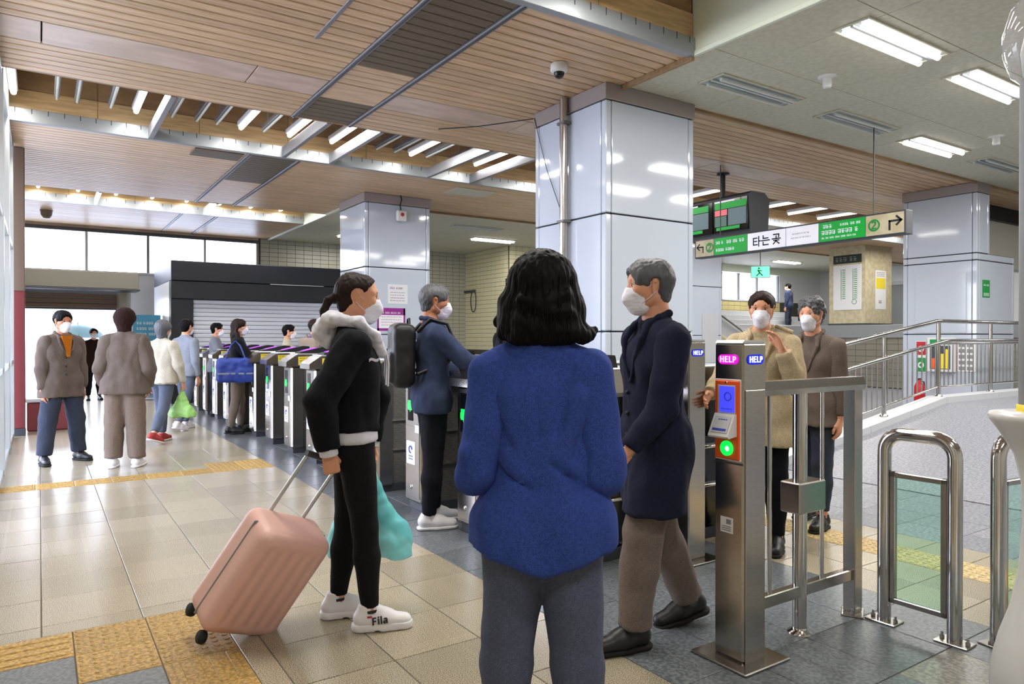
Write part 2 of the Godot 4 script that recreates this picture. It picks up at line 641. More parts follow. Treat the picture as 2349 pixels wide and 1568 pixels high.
# ------------------------------------------------------------------ ceiling
func slat_rows(z0: float, z1: float, parent: Node, vent: Callable) -> void:
	# wood slats from z0 (near) to z1 (far), interrupted by the channel between the two grey tracks
	var n := int(round((z0 - z1) / 0.135))
	var p := (z0 - z1) / n
	for i in n:
		var zc := z0 - p * (i + 0.5)
		var far: float = 5.08
		if zc < -5.65 and zc > -13.3:
			far = 26.0
		for s in [[-3.0, 2.50], [3.26, far]]:
			var key := "slat %.2f %.2f %.4f" % [s[0], s[1], p]
			if not cache.has(key):
				cache[key] = box(Vector3(s[0], 0, -p / 2 + 0.009), Vector3(s[1], 0.03, p / 2 - 0.009), 0.006)
			obj("slat", cache[key], "slat%d" % (rng.randi() % 3), parent, Vector3(0, CEIL, zc))
		var dark: bool = vent.call(zc)
		var k2 := "vent %.4f" % p
		if not cache.has(k2):
			cache[k2] = box(Vector3(2.565, 0, -p / 2 + 0.006), Vector3(3.195, 0.03, p / 2 - 0.006), 0.005)
		obj("vent_slat" if dark else "channel_slat", cache[k2], "vent" if dark else "slat0", parent, Vector3(0, CEIL + 0.004, zc))


func plain_band(z0: float, z1: float, parent: Node) -> void:
	var xs := [-3.0, 0.02, 1.78, 2.50]
	for i in 3:
		obj("plain_panel", box(Vector3(xs[i] + 0.006, CEIL, z1 + 0.008), Vector3(xs[i + 1] - 0.006, CEIL + 0.03, z0 - 0.008), 0.004), "wood_panel", parent)
	obj("plain_panel", box(Vector3(2.565, CEIL, z1 + 0.008), Vector3(3.195, CEIL + 0.03, z0 - 0.008), 0.004), "slat0", parent)
	var x := 3.26
	while x < 25.0:
		obj("plain_panel", box(Vector3(x + 0.006, CEIL, z1 + 0.008), Vector3(x + 1.75, CEIL + 0.03, z0 - 0.008), 0.004), "wood_panel", parent)
		x += 1.76


func cove(z0: float, z1: float, x0: float, x1: float, parent: Node) -> void:
	# a raised trough in the ceiling between z0 (near) and z1 (far)
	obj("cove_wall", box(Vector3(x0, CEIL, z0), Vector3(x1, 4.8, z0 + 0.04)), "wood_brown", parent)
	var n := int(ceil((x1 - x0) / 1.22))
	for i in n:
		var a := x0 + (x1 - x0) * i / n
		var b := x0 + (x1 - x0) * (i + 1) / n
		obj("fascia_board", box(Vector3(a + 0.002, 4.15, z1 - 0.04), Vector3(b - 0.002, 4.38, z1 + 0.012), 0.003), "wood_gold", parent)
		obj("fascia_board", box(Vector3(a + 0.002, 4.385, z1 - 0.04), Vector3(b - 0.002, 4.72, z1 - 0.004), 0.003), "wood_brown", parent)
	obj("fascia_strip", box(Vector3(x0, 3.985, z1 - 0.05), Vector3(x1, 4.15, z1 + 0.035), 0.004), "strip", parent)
	var st := begin()
	var x := x0 + 0.2
	var k := 0
	while x < x1:
		bx(st, Vector3(x, 4.088, z1 + 0.03), Vector3(x + 0.010, 4.15, z1 + 0.0365))
		x += 0.17
		k += 1
	stuff(obj("strip_notches", done(st), "dark_grey", parent))
	var m := int((z0 - z1) / 0.24)
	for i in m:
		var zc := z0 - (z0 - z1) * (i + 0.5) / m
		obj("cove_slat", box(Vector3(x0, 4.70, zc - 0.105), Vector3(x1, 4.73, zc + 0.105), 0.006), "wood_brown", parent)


func build_ceiling() -> void:
	var c := struct("ceiling", box(Vector3(-3, 4.86, -19.8), Vector3(26.4, 5.1, 4.4)), "concrete")
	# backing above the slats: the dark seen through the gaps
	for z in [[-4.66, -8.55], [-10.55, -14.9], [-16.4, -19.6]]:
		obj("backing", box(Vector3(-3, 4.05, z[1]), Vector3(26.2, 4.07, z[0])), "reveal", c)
	slat_rows(-4.66, -7.15, c, func(z): return z > -6.55)
	plain_band(-7.15, -7.68, c)
	slat_rows(-7.68, -8.53, c, func(_z): return true)
	slat_rows(-10.58, -14.88, c, func(z): return z > -12.6)
	slat_rows(-16.42, -19.5, c, func(_z): return false)
	for e in [[-4.66, -8.53], [-10.58, -14.88], [-16.42, -19.5]]:
		for x in [2.50, 3.20]:
			obj("track", box(Vector3(x, 3.985, e[1]), Vector3(x + 0.06, 4.045, e[0]), 0.006), "track", c)
			obj("track", box(Vector3(x + 0.022, 3.978, e[1]), Vector3(x + 0.036, 3.99, e[0])), "dark_grey", c)
	obj("slot_diffuser", box(Vector3(2.02, 3.992, -6.2), Vector3(2.06, 4.01, -4.9), 0.004), "track", c)
	obj("hatch", box(Vector3(1.8, 3.985, -11.1), Vector3(2.46, 4.0, -10.66), 0.004), "vent", c)
	obj("hatch", box(Vector3(6.1, 3.985, -11.45), Vector3(6.9, 4.0, -10.9), 0.004), "cream_ceiling", c)
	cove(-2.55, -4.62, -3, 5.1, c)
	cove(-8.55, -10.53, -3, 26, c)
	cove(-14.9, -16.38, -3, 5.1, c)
	for x in [1.2, 2.95, 3.65, 5.3, 6.1, 8.2]:
		obj("cross_beam", box(Vector3(x, 3.99, -10.5), Vector3(x + 0.06, 4.14, -8.55), 0.004), "track", c)
	for x in [0.9, 2.9]:
		obj("cross_beam", box(Vector3(x, 3.99, -16.33), Vector3(x + 0.05, 4.12, -14.9), 0.004), "alu", c)
	obj("cove_end", box(Vector3(5.1, 4.0, -4.62), Vector3(5.14, 4.8, -2.55)), "cream_beam", c)
	obj("cove_end", box(Vector3(5.1, 4.0, -16.38), Vector3(5.14, 4.8, -14.9)), "cream_beam", c)
	obj("edge_trim", box(Vector3(5.085, 3.955, -5.69), Vector3(5.13, 4.03, -4.62), 0.005), "wood_brown", c)
	obj("edge_trim", box(Vector3(5.085, 3.985, -4.62), Vector3(5.13, 4.03, 4.2), 0.005), "cream_beam", c)
	obj("edge_trim", box(Vector3(6.2, 3.965, -5.70), Vector3(26, 4.03, -5.655), 0.005), "wood_brown", c)
	obj("edge_trim", box(Vector3(5.085, 3.965, -13.33), Vector3(26, 4.03, -13.29), 0.005), "wood_brown", c)
	obj("edge_trim", box(Vector3(5.085, 3.965, -19.5), Vector3(5.13, 4.03, -13.33), 0.005), "cream_beam", c)
	# cream metal ceiling panels
	for i in 15:
		for j in 4:
			var x := 5.14 + 0.64 * i
			var z := -5.655 + 1.25 * j
			obj("cream_panel", box(Vector3(x + 0.003, 4.0, z + 0.003), Vector3(x + 0.637, 4.03, z + 1.247), 0.003), "cream_ceiling", c)
	for i in 9:
		for j in 5:
			var x := 5.14 + 1.28 * i
			var z := -19.55 + 1.25 * j
			obj("cream_panel", box(Vector3(x + 0.004, 4.0, z + 0.004), Vector3(x + 1.276, 4.03, z + 1.246), 0.003), "cream_ceiling", c)
	for f in [["cream_ceiling", 14.74, 26.2, -5.65, -0.655], ["cream_ceiling", 5.14, 26.2, -0.655, 4.2], ["cream_ceiling", 16.66, 26.2, -19.55, -13.3], ["wood_panel", -3, 5.1, -2.51, 4.2]]:
		obj("ceiling_field", box(Vector3(f[1], 4.0, f[3]), Vector3(f[2], 4.04, f[4])), f[0], c)


# ------------------------------------------------------------------ walls and windows
func tile_field(called: String, parent: Node, o: Vector3, u: Vector3, n: Vector3, w: float, h: float, tw: float, th: float, m: String, stagger := false) -> void:
	# many small tiles on a wall face: origin o (lower corner), along u, facing n
	tw = w / round(w / tw)
	th = h / round(h / th)
	var bm := box(Vector3(-tw / 2 + 0.004, -th / 2 + 0.004, -0.01), Vector3(tw / 2 - 0.004, th / 2 - 0.004, 0.008), 0.003)
	var mm := MultiMesh.new()
	mm.transform_format = MultiMesh.TRANSFORM_3D
	mm.mesh = bm
	var b := Basis(u, Vector3.UP, n)
	if u.cross(Vector3.UP).dot(n) < 0:
		b = Basis(-u, Vector3.UP, n)
	var nu := int(round(w / tw))
	var nv := int(round(h / th))
	mm.instance_count = nu * nv
	for j in nv:
		for i in nu:
			var off := tw * (0.5 if stagger and j % 2 else 0.0)
			mm.set_instance_transform(j * nu + i, Transform3D(b, o + u * (tw * (i + 0.5) + off) + Vector3.UP * th * (j + 0.5)))
	var mi := MultiMeshInstance3D.new()
	mi.name = called
	mi.multimesh = mm
	mi.material_override = M[m]
	mi.set_meta("kind", "stuff")
	parent.add_child(mi, true)


func build_walls() -> void:
	struct("wall_south", box(Vector3(-3, 0, 4.2), Vector3(26.4, 4.9, 4.4)), "wall_paint")
	struct("wall_east", box(Vector3(26.2, 0, -19.8), Vector3(26.4, 4.9, 4.2)), "white_plain")
	var ww := struct("wall_west", box(Vector3(-3, 0, -5.2), Vector3(-2.8, 4.9, 4.2)), "wall_paint")
	obj("return_wall", box(Vector3(-2.8, 0, -5.3), Vector3(-0.3, 4.9, -5.2)), "wall_paint", ww)
	obj("transom", box(Vector3(-0.36, 4.0, -19.5), Vector3(-0.30, 4.9, -5.3)), "wall_paint", ww)
	obj("return_wall", box(Vector3(-1.1, 0, -19.5), Vector3(-1.0, 4.9, -12.2)), "wall_paint", ww)
	obj("return_wall", box(Vector3(-1.1, 0, -12.2), Vector3(-0.36, 4.9, -12.1)), "wall_paint", ww)
	# glazed partition on the left
	var gw := struct_root("window_1")
	for z in [-5.3, -7.0, -8.6, -10.2, -11.75]:
		obj("mullion", box(Vector3(-0.37, 0, z - 0.03), Vector3(-0.29, 4.0, z + 0.03), 0.004), "alu", gw)
	for y in [0.0, 1.0, 2.55, 3.94]:
		obj("transom_bar", box(Vector3(-0.36, y, -11.75), Vector3(-0.30, y + 0.06, -5.3), 0.004), "alu", gw)
	for i in 4:
		var zz: Array = [-5.3, -7.0, -8.6, -10.2, -11.75]
		obj("pane", box(Vector3(-0.335, 0.06, zz[i + 1] + 0.03), Vector3(-0.329, 3.94, zz[i] - 0.03)), "glass", gw)
	# north wall: glazed strip above an entrance, then tiled wall
	var wn := struct("wall_north", box(Vector3(4.85, 0, -19.75), Vector3(11.2, 4.9, -19.5)), "tile_grout")
	tile_field("wall_tiles", wn, Vector3(4.9, 0.3, -19.5), Vector3.RIGHT, Vector3.BACK, 6.3, 3.7, 0.23, 0.115, "tile_grey")
	obj("header", box(Vector3(-3, 2.3, -19.75), Vector3(4.85, 2.94, -19.5)), "light_grey", wn)
	obj("header", box(Vector3(-3, 3.93, -19.75), Vector3(4.85, 4.9, -19.5)), "wood_panel", wn)
	obj("lower_wall", box(Vector3(1.75, 0, -19.75), Vector3(4.85, 2.3, -19.5)), "light_grey", wn)
	obj("lower_wall", box(Vector3(-3, 0, -19.75), Vector3(-0.45, 2.3, -19.5)), "light_grey", wn)
	var w2 := struct_root("window_2")
	obj("window_frame", box(Vector3(-1.2, 3.86, -19.56), Vector3(4.85, 3.94, -19.46), 0.005), "dark_grey", w2)
	obj("window_frame", box(Vector3(-1.2, 2.90, -19.56), Vector3(4.85, 2.95, -19.46), 0.005), "light_grey", w2)
	var xs := [-1.2, 0.92, 2.22, 3.52, 4.82]
	for i in 5:
		obj("mullion", box(Vector3(xs[i] - 0.03, 2.94, -19.55), Vector3(xs[i] + 0.03, 3.88, -19.47), 0.004), "grey" if i % 2 == 0 else "light_grey", w2)
		if i < 4:
			obj("pane", box(Vector3(xs[i] + 0.03, 2.94, -19.515), Vector3(xs[i + 1] - 0.03, 3.88, -19.509)), "glass", w2)
	# the tiled wall that comes forward behind the second pillar and goes on to the right
	var wc := struct("wall_corner", box(Vector3(11.2, 0, -19.75), Vector3(11.45, 4.0, -17.05)), "tile_grout")
	tile_field("wall_tiles", wc, Vector3(11.2, 1.0, -19.5), Vector3.BACK, Vector3.LEFT, 2.45, 3.0, 0.23, 0.125, "tile_beige")
	var we := struct("wall_back", box(Vector3(11.2, 0, -17.25), Vector3(20.3, 4.9, -17.0)), "tile_grout")
	tile_field("wall_tiles", we, Vector3(11.2, 1.0, -17.0), Vector3.RIGHT, Vector3.BACK, 3.2, 3.0, 0.23, 0.125, "tile_beige")
	obj("lower_wall", box(Vector3(20.3, 0, -17.25), Vector3(26.2, 2.72, -17.0)), "tile_grout", we)
	tile_field("wall_tiles", we, Vector3(19.0, 0.4, -17.0), Vector3.RIGHT, Vector3.BACK, 4.6, 2.3, 0.33, 0.165, "tile_yellow")
	obj("header", box(Vector3(20.3, 3.75, -17.25), Vector3(26.2, 4.9, -17.0)), "cream_beam", we)
	obj("side_wall", box(Vector3(23.6, 2.72, -17.25), Vector3(26.2, 3.75, -17.0)), "white_plain", we)
	var w3 := struct_root("window_3")
	for x in [20.3, 21.25, 22.3, 23.55]:
		obj("mullion", box(Vector3(x, 2.74, -17.12), Vector3(x + 0.07, 3.73, -17.04), 0.004), "grey", w3)
	for x in [20.37, 21.32, 22.37]:
		obj("pane", box(Vector3(x, 2.74, -17.083), Vector3(x + (0.88 if x < 21 else 0.98 if x < 22 else 1.18), 3.73, -17.077)), "glass", w3)
	obj("window_sill", box(Vector3(20.3, 2.70, -17.12), Vector3(23.65, 2.75, -16.96), 0.004), "light_grey", w3)
	var wu := struct("wall_upper", box(Vector3(13.66, 2.80, -6.9), Vector3(26.2, 3.72, -6.6)), "wall_paint")
	obj("dark_slot", box(Vector3(13.66, 3.72, -6.6), Vector3(26.2, 4.0, -6.5)), "black", wu)


# ------------------------------------------------------------------ lamps
func area_light(parent: Node, at: Vector3, size: Vector2, e: float, c := Color(1, 0.985, 0.96)) -> void:
	var l := AreaLight3D.new()
	l.name = "lamp_light"
	l.area_size = size
	l.light_energy = e
	l.light_color = c
	l.area_range = 40.0
	l.area_attenuation = 2.0
	l.shadow_enabled = true
	l.position = at
	l.rotation = Vector3(-PI / 2, 0, 0)
	parent.add_child(l, true)


func batten(x: float, z: float, on: bool, label: String, group: String, e := 2.2, y := 4.24) -> void:
	# a batten lamp lying along Z inside a cove
	var t := thing("batten_lamp", label, "lamp", Vector3(x, y, z), 0.0, group)
	var bw := 0.045 if on else 0.03
	obj("lamp_body", box(Vector3(-bw, 0.02, -0.62), Vector3(bw, 0.09, 0.62), 0.01), "white_plain" if on else "track", t)
	obj("hanger", box(Vector3(-0.01, 0.09, -0.4), Vector3(0.01, 0.46, -0.38)), "grey", t)
	obj("hanger", box(Vector3(-0.01, 0.09, 0.38), Vector3(0.01, 0.46, 0.4)), "grey", t)
	obj("tube", bar([Vector3(0, 0, -0.59), Vector3(0, 0, 0.59)], 0.032 if on else 0.016, 10), "tube_on" if on else "tube_off", t)
	if on:
		area_light(t, Vector3(0, -0.04, 0), Vector2(0.07, 1.18), e)


func ceiling_lamp(x: float, z: float, on: bool, label: String, e := 5.0, group := "") -> void:
	var t := thing("ceiling_lamp", label, "lamp", Vector3(x, CEIL, z), 0.0, group)
	var st := begin()
	for s in [[-0.68, -0.17, 0.68, -0.15], [-0.68, 0.15, 0.68, 0.17], [-0.68, -0.15, -0.66, 0.15], [0.66, -0.15, 0.68, 0.15]]:
		bx(st, Vector3(s[0], -0.016, s[1]), Vector3(s[2], 0.0, s[3]), 0.003)
	obj("frame", done(st), "cream_ceiling", t)
	obj("reflector", box(Vector3(-0.66, -0.006, -0.15), Vector3(0.66, 0.0, 0.15)), "alu", t)
	obj("centre_fin", box(Vector3(-0.66, -0.03, -0.014), Vector3(0.66, -0.006, 0.014), 0.004), "alu", t)
	for s in [-1, 1]:
		obj("tube", bar([Vector3(-0.62, -0.032, 0.085 * s), Vector3(0.62, -0.032, 0.085 * s)], 0.028 if on else 0.018, 10), "tube_on" if on else "tube_off", t)
	if on:
		area_light(t, Vector3(0, -0.075, 0), Vector2(1.24, 0.24), e)


func build_lights() -> void:
	var nth := ["first", "second", "third", "fourth", "fifth", "sixth", "seventh", "eighth", "ninth", "tenth", "eleventh", "twelfth", "thirteenth"]
	var k := 0
	for x in [-0.25, 1.03, 2.31, 2.97, 3.59, 4.87, 6.05]:
		batten(x, -9.62, true, "%s lit batten lamp from the left in the middle wood-lined trough" % nth[k], "lit battens in the middle trough")
		k += 1
	k = 0
	for x in [0.18, 0.39, 0.75, 1.45, 1.75, 2.0, 2.62, 3.27, 4.0, 4.3, 4.6, 5.15, 5.62]:
		batten(x, -9.62, false, "%s switched-off grey batten from the left in the middle wood-lined trough" % nth[k], "unlit battens in the middle trough")
		k += 1
	for i in 9:
		batten(-0.67 + 0.65 * i, -15.7, true, "%s small bright lamp from the left in the farthest trough near the windows" % nth[i], "lamps of the farthest trough", 2.2)
	for i in 12:
		batten(7.6 + 1.15 * i, -9.62, true, "%s lit batten lamp beyond the big pillar, counted from it" % nth[i], "lit battens beyond the big pillar", 4.0)
	for x in [0.3, 1.5, 2.7, 3.9]:
		batten(x, -3.55, true, "batten lamp high in the nearest trough overhead", "lamps of the nearest trough", 5.0)
	ceiling_lamp(6.37, -3.42, true, "lit twin-tube ceiling lamp nearest the pillar, the largest in view on the cream ceiling")
	ceiling_lamp(8.33, -3.44, true, "lit twin-tube ceiling lamp at the right picture edge, second from the pillar")
	ceiling_lamp(10.28, -4.95, true, "lit twin-tube ceiling lamp, the smallest and farthest on the right cream ceiling")
	ceiling_lamp(6.37, -4.92, false, "switched-off twin-tube ceiling lamp directly right of the big pillar's top")
	ceiling_lamp(8.38, -4.93, false, "switched-off twin-tube ceiling lamp between the two smoke detectors")
	ceiling_lamp(12.25, -4.95, false, "switched-off ceiling lamp above the far right pillar near the picture edge")
	for p in [[10.3, -3.4], [12.3, -3.4], [6.4, -1.9], [8.4, -1.9], [10.4, -1.9], [12.4, -1.9], [6.4, 0.2], [9.4, 0.2], [15.5, -2.5], [19.0, -2.5], [2.0, 1.0], [-1.0, 1.0]]:
		ceiling_lamp(p[0], p[1], true, "lit twin-tube ceiling lamp of the rows outside the picture", 5.0, "lamps outside the picture")
	ceiling_lamp(10.15, -16.2, true, "lit ceiling lamp over the tiled alcove between the two left pillars")
	ceiling_lamp(8.7, -14.6, false, "switched-off ceiling lamp over the tiled alcove, nearer than the lit one")
	for p in [[13.5, -15.2], [17.5, -15.2], [21.5, -15.2], [23.5, -11.5], [7.0, -17.6]]:
		ceiling_lamp(p[0], p[1], true, "lit twin-tube lamp over the far back area behind the pillars", 9.0, "lamps over the far back area")
	var cam := thing("dome_camera", "small white dome security camera under the wood slats, left of the big pillar", "camera", Vector3(4.18, CEIL, -5.47))
	obj("camera_base", lathe([Vector2(0, 0), Vector2(0.07, 0), Vector2(0.085, -0.012), Vector2(0.085, -0.075), Vector2(0.07, -0.09), Vector2(0, -0.09)]), "white_plastic", cam)
	obj("lens_dome", lathe([Vector2(0.052, -0.088), Vector2(0.05, -0.11), Vector2(0.038, -0.132), Vector2(0.02, -0.144), Vector2(0, -0.147)]), "black_gloss", cam)
	var sp := thing("ceiling_speaker", "small brown dome on the pale ceiling above the left windows", "speaker", Vector3(0.12, CEIL, -17.6))
	obj("dome", lathe([Vector2(0, -0.17), Vector2(0.06, -0.16), Vector2(0.10, -0.10), Vector2(0.11, -0.02), Vector2(0.12, 0)]), "brown_post", sp)
	for p in [[6.65, -4.24, "white smoke detector on the cream ceiling between unlit lamps, the larger one"], [10.46, -4.26, "white smoke detector on the cream ceiling at far right, the smaller one"]]:
		var s := thing("smoke_detector", p[2], "detector", Vector3(p[0], CEIL, p[1]))
		obj("base", lathe([Vector2(0, 0), Vector2(0.095, 0), Vector2(0.09, -0.014), Vector2(0.045, -0.022), Vector2(0, -0.022)]), "white_plastic", s)
		obj("sensor_head", lathe([Vector2(0.045, -0.02), Vector2(0.045, -0.1), Vector2(0.036, -0.115), Vector2(0, -0.115)]), "white_plastic", s)


# ------------------------------------------------------------------ pillars
func pillar(x0: float, x1: float, z0: float, z1: float, rows: Array, label: String) -> Node3D:
	# z0 is the near face (larger z). Glossy white panels over a dark core; rows are [y0, y1, right edge]
	var t := thing("pillar", label, "pillar", Vector3(x0, 0, z0))
	var d := z0 - z1
	for r in rows:
		var w: float = r[2] - x0
		var y0: float = r[0] + 0.008
		var y1: float = r[1] - 0.008
		obj("core", box(Vector3(0.02, r[0], -d + 0.02), Vector3(w - 0.02, r[1], -0.02)), "joint", t)
		var c := 0.085
		for f in [["front", Vector3(c, y0, -0.03), Vector3(w - c, y1, 0)], ["back", Vector3(c, y0, -d), Vector3(w - c, y1, -d + 0.03)], ["left", Vector3(0, y0, -d + c), Vector3(0.03, y1, -c)], ["right", Vector3(w - 0.03, y0, -d + c), Vector3(w, y1, -c)]]:
			if w > 0.3 or f[0] in ["left", "right"]:
				obj("panel", box(f[1], f[2], 0.006), "white_panel", t)
		var st := begin()
		for sx in [0, 1]:
			for sz in [0, 1]:
				var a := Vector3(0.0 if sx == 0 else w - c + 0.008, y0, -c + 0.008 if sz == 0 else -d)
				bx(st, a, a + Vector3(c - 0.008, y1 - y0, c - 0.008), 0.01)
		obj("corner_trim", done(st), "white_panel", t)
	var top: Array = rows[rows.size() - 1]
	var tw: float = top[2] - x0
	obj("capital", box(Vector3(-0.012, 3.83, -d - 0.012), Vector3(tw + 0.012, 3.998, 0.012), 0.006), "capital", t)
	return t


func build_pillars() -> void:
	var r := [[0.0, 1.42], [1.42, 2.65], [2.65, 3.83]]
	var mk := func(x1): return r.map(func(q): return [q[0], q[1], x1])
	pillar(4.88, 6.19, -5.59, -6.85, mk.call(6.19), "big glossy white-panelled pillar in the middle with a steel pipe on its left face")
	pillar(4.90, 6.22, -12.2, -13.46, mk.call(6.22), "white-panelled pillar behind the ponytailed woman, bearing a purple notice")
	pillar(13.2, 14.62, -5.66, -6.9, [[0.0, 1.42, 14.62], [1.42, 2.68, 14.62], [2.68, 2.80, 14.62], [2.80, 3.83, 13.66]], "white-panelled pillar at far right behind the ramp railing")
	pillar(13.2, 14.56, -12.2, -13.46, mk.call(14.56), "narrow far white pillar seen just right of the big pillar under the sign")
	var p := thing("conduit_pipe", "brushed steel pipe running down the left face of the big pillar", "pipe", Vector3(4.815, 0, -6.22))
	obj("pipe", bar([Vector3(0, 0, 0), Vector3(0, 3.99, 0)], 0.045, 16), "steel", p)
	for y in [0.6, 2.62, 3.7]:
		obj("clamp", box(Vector3(-0.05, y, -0.065), Vector3(0.062, y + 0.03, 0.065), 0.006), "steel_side", p)
	var w := thing("cable", "thin slack cable sagging from the ceiling to the steel pipe on the big pillar", "cable", Vector3.ZERO)
	obj("wire", bar([Vector3(4.2, 3.99, -8.0), Vector3(4.5, 3.95, -7.5), Vector3(4.86, 3.94, -6.86)], 0.006, 6), "ink", w)
	obj("wire", bar([Vector3(4.86, 3.94, -6.84), Vector3(4.862, 3.3, -6.6), Vector3(4.862, 2.68, -6.28)], 0.004, 6), "ink", w)
	var al := thing("alarm_box", "small white alarm box with a red light and dark cable high on the second pillar", "alarm", Vector3(5.60, 3.62, -12.185))
	obj("housing", box(Vector3(-0.1, -0.1, 0), Vector3(0.1, 0.1, 0.09), 0.02), "white_plastic", al)
	obj("alarm_light", lathe([Vector2(0.035, 0), Vector2(0.03, 0.02), Vector2(0, 0.03)], 14), "red", al)
	al.get_child(1).transform = Transform3D(Basis(Vector3.RIGHT, PI / 2), Vector3(0, 0.02, 0.088))
	obj("lead", bar([Vector3(0, 0.1, 0.02), Vector3(-0.02, 0.2, 0.03), Vector3(0.0, 0.3, 0.06), Vector3(-0.01, 0.377, 0.03)], 0.012, 8), "black", al)


# ------------------------------------------------------------------ ticket gates
func make_gate(label: String, z: float, dark := false) -> Node3D:
	# origin: near left corner of the front pillar at the floor; the gate runs along +X, its width along -Z
	var t := thing("ticket_gate", label, "ticket gate", Vector3(2.44, 0, z), 0.0)
	var w := 0.30
	var L := 1.72
	obj("plinth", box(Vector3(0.03, 0, -w + 0.03), Vector3(L - 0.03, 0.07, -0.03)), "dark_grey", t)
	# front pillar with its door
	obj("front_pillar", box(Vector3(0, 0.06, -w), Vector3(0.16, 1.02, 0), 0.02), "steel", t)
	obj("door", box(Vector3(-0.006, 0.10, -w + 0.03), Vector3(0.004, 0.66, -0.03), 0.003), "steel", t)
	var lk := lathe([Vector2(0.018, 0), Vector2(0.016, 0.006), Vector2(0, 0.007)], 12)
	var l := obj("lock", lk, "chrome", t)
	l.transform = Transform3D(Basis(Vector3.BACK, PI / 2), Vector3(-0.006, 0.18, -0.17))
	obj("slot_panel", box(Vector3(-0.005, 0.70, -0.235), Vector3(0.003, 0.97, -0.145), 0.003), "black_gloss", t)
	var st := begin()
	prism(st, [Vector2(-0.04, -0.02), Vector2(0.0, -0.02), Vector2(0.0, -0.045), Vector2(0.045, 0), Vector2(0.0, 0.045), Vector2(0.0, 0.02), Vector2(-0.04, 0.02)], -0.001, 0.001, Transform3D(Basis(Vector3.BACK, Vector3.UP, Vector3.LEFT), Vector3(-0.0065, 0.815, -0.19)))
	bx(st, Vector3(-0.006, 0.785, -0.225), Vector3(-0.004, 0.86, -0.155))
	obj("arrow_light", done(st), "green_led", t)
	# body
	obj("body", box(Vector3(0.15, 0.07, -w + 0.045), Vector3(L - 0.15, 0.99, -0.045)), "black_gloss" if dark else "steel_side", t)
	obj("rear_pillar", box(Vector3(L - 0.16, 0.06, -w), Vector3(L, 1.02, 0), 0.02), "steel", t)
	obj("flap_housing", box(Vector3(0.72, 0.07, -w + 0.02), Vector3(1.0, 0.99, -0.02), 0.01), "black_gloss" if dark else "steel_side", t)
	for y in [0.36, 0.62]:
		obj("rub_rail", bar([Vector3(0.16, y, -0.036), Vector3(L - 0.16, y, -0.036)], 0.016 if dark else 0.008, 8), "chrome", t)
	# upper housing with a sloping nose
	st = begin()
	prism(st, [Vector2(-0.06, 1.02), Vector2(L + 0.04, 1.02), Vector2(L + 0.04, 1.14), Vector2(L - 0.1, 1.155), Vector2(0.06, 1.155), Vector2(-0.06, 1.075)], -w - 0.015, 0.015)
	obj("housing", done(st), "steel", t)
	obj("top_plate", box(Vector3(0.07, 1.155, -w), Vector3(L - 0.12, 1.17, 0), 0.006), "steel_top", t)
	st = begin()
	prism(st, [Vector2(0.12, 1.17), Vector2(0.52, 1.17), Vector2(0.50, 1.245), Vector2(0.42, 1.25), Vector2(0.12, 1.185)], -w + 0.05, -0.05)
	obj("card_reader", done(st), "black", t)
	var sl := atan2(0.065, 0.30)
	var scr := obj("reader_screen", box(Vector3(0.03, 0.0, -0.075), Vector3(0.19, 0.003, 0.075)), "purple_led", t)
	scr.transform = Transform3D(Basis(Vector3.BACK, sl), Vector3(0.15, 1.193, -w / 2))
	# stickers
	var lab := obj("warning_sticker", box(Vector3(0.08, 1.035, 0.015), Vector3(0.24, 1.135, 0.0165)), "yellow", t)
	st = begin()
	for i in 3:
		print_lines(st, 0.095, 0.225, 1.115 - 0.03 * i, 0.012, 0.0165, i + 3)
	obj("sticker_print", done(st), "ink", lab)
	lab = obj("notice_sticker", box(Vector3(-0.0075, 0.36, -0.25), Vector3(-0.006, 0.54, -0.10)), "paper", t)
	var ring := begin()
	var pts := []
	for i in 15:
		var a := TAU * i / 18.0
		pts.append(Vector3(-0.008, 0.475 + 0.026 * sin(a), -0.175 + 0.026 * cos(a)))
	tube(ring, pts, 0.006, 6)
	obj("sticker_mark", done(ring), "blue_ink", lab)
	st = begin()
	for i in 2:
		bx(st, Vector3(-0.008, 0.395 + 0.022 * i, -0.215), Vector3(-0.0072, 0.407 + 0.022 * i, -0.135))
	obj("sticker_print", done(st), "grey", lab)
	obj("small_sticker", box(Vector3(-0.0075, 0.615, -0.10), Vector3(-0.006, 0.675, -0.03)), "paper", t)
	return t


func build_gates() -> void:
	var names := [
		"ticket gate with dark glass sides, nearest the HELP post, behind the blue blazer",
		"ticket gate right of the man with the black backpack, green arrow lit",
		"ticket gate left of the man with the black backpack, with round blue-mark sticker",
		"third ticket gate left of the backpack man, hidden partly by the ponytailed woman",
		"ticket gate directly behind the ponytailed woman's back",
		"ticket gate just left of the ponytailed woman's elbow, mostly hidden",
		"ticket gate with green arrow, closest left of the ponytailed woman",
		"second ticket gate left of the ponytailed woman, green arrow and yellow sticker",
		"third ticket gate left of the ponytailed woman, right of the blue tote bag",
		"ticket gate right behind the blue tote bag",
		"ticket gate behind the left half of the blue tote bag",
		"ticket gate just left of the blue tote bag",
		"ticket gate third from the far end of the row",
		"last ticket gate at the far end of the row, behind the green bag"]
	for i in 14:
		make_gate(names[i], -4.08 - 0.85 * (i - 1), i == 0)


func led_oval(parent: Node, at: Vector3, n: Vector3, back: String, front: String) -> void:
	var st := begin()
	var poly := []
	for i in 20:
		var a := TAU * i / 20.0
		poly.append(Vector2((0.030 if cos(a) >= 0 else -0.030) + 0.021 * cos(a), 0.021 * sin(a)))
	prism(st, poly, 0.0, 0.004)
	on_wall(obj("led_window", done(st), back, parent), at, n)
	on_wall(obj("help_lettering", text_mesh("HELP", 0.026), front, parent), at + n * 0.005, n)


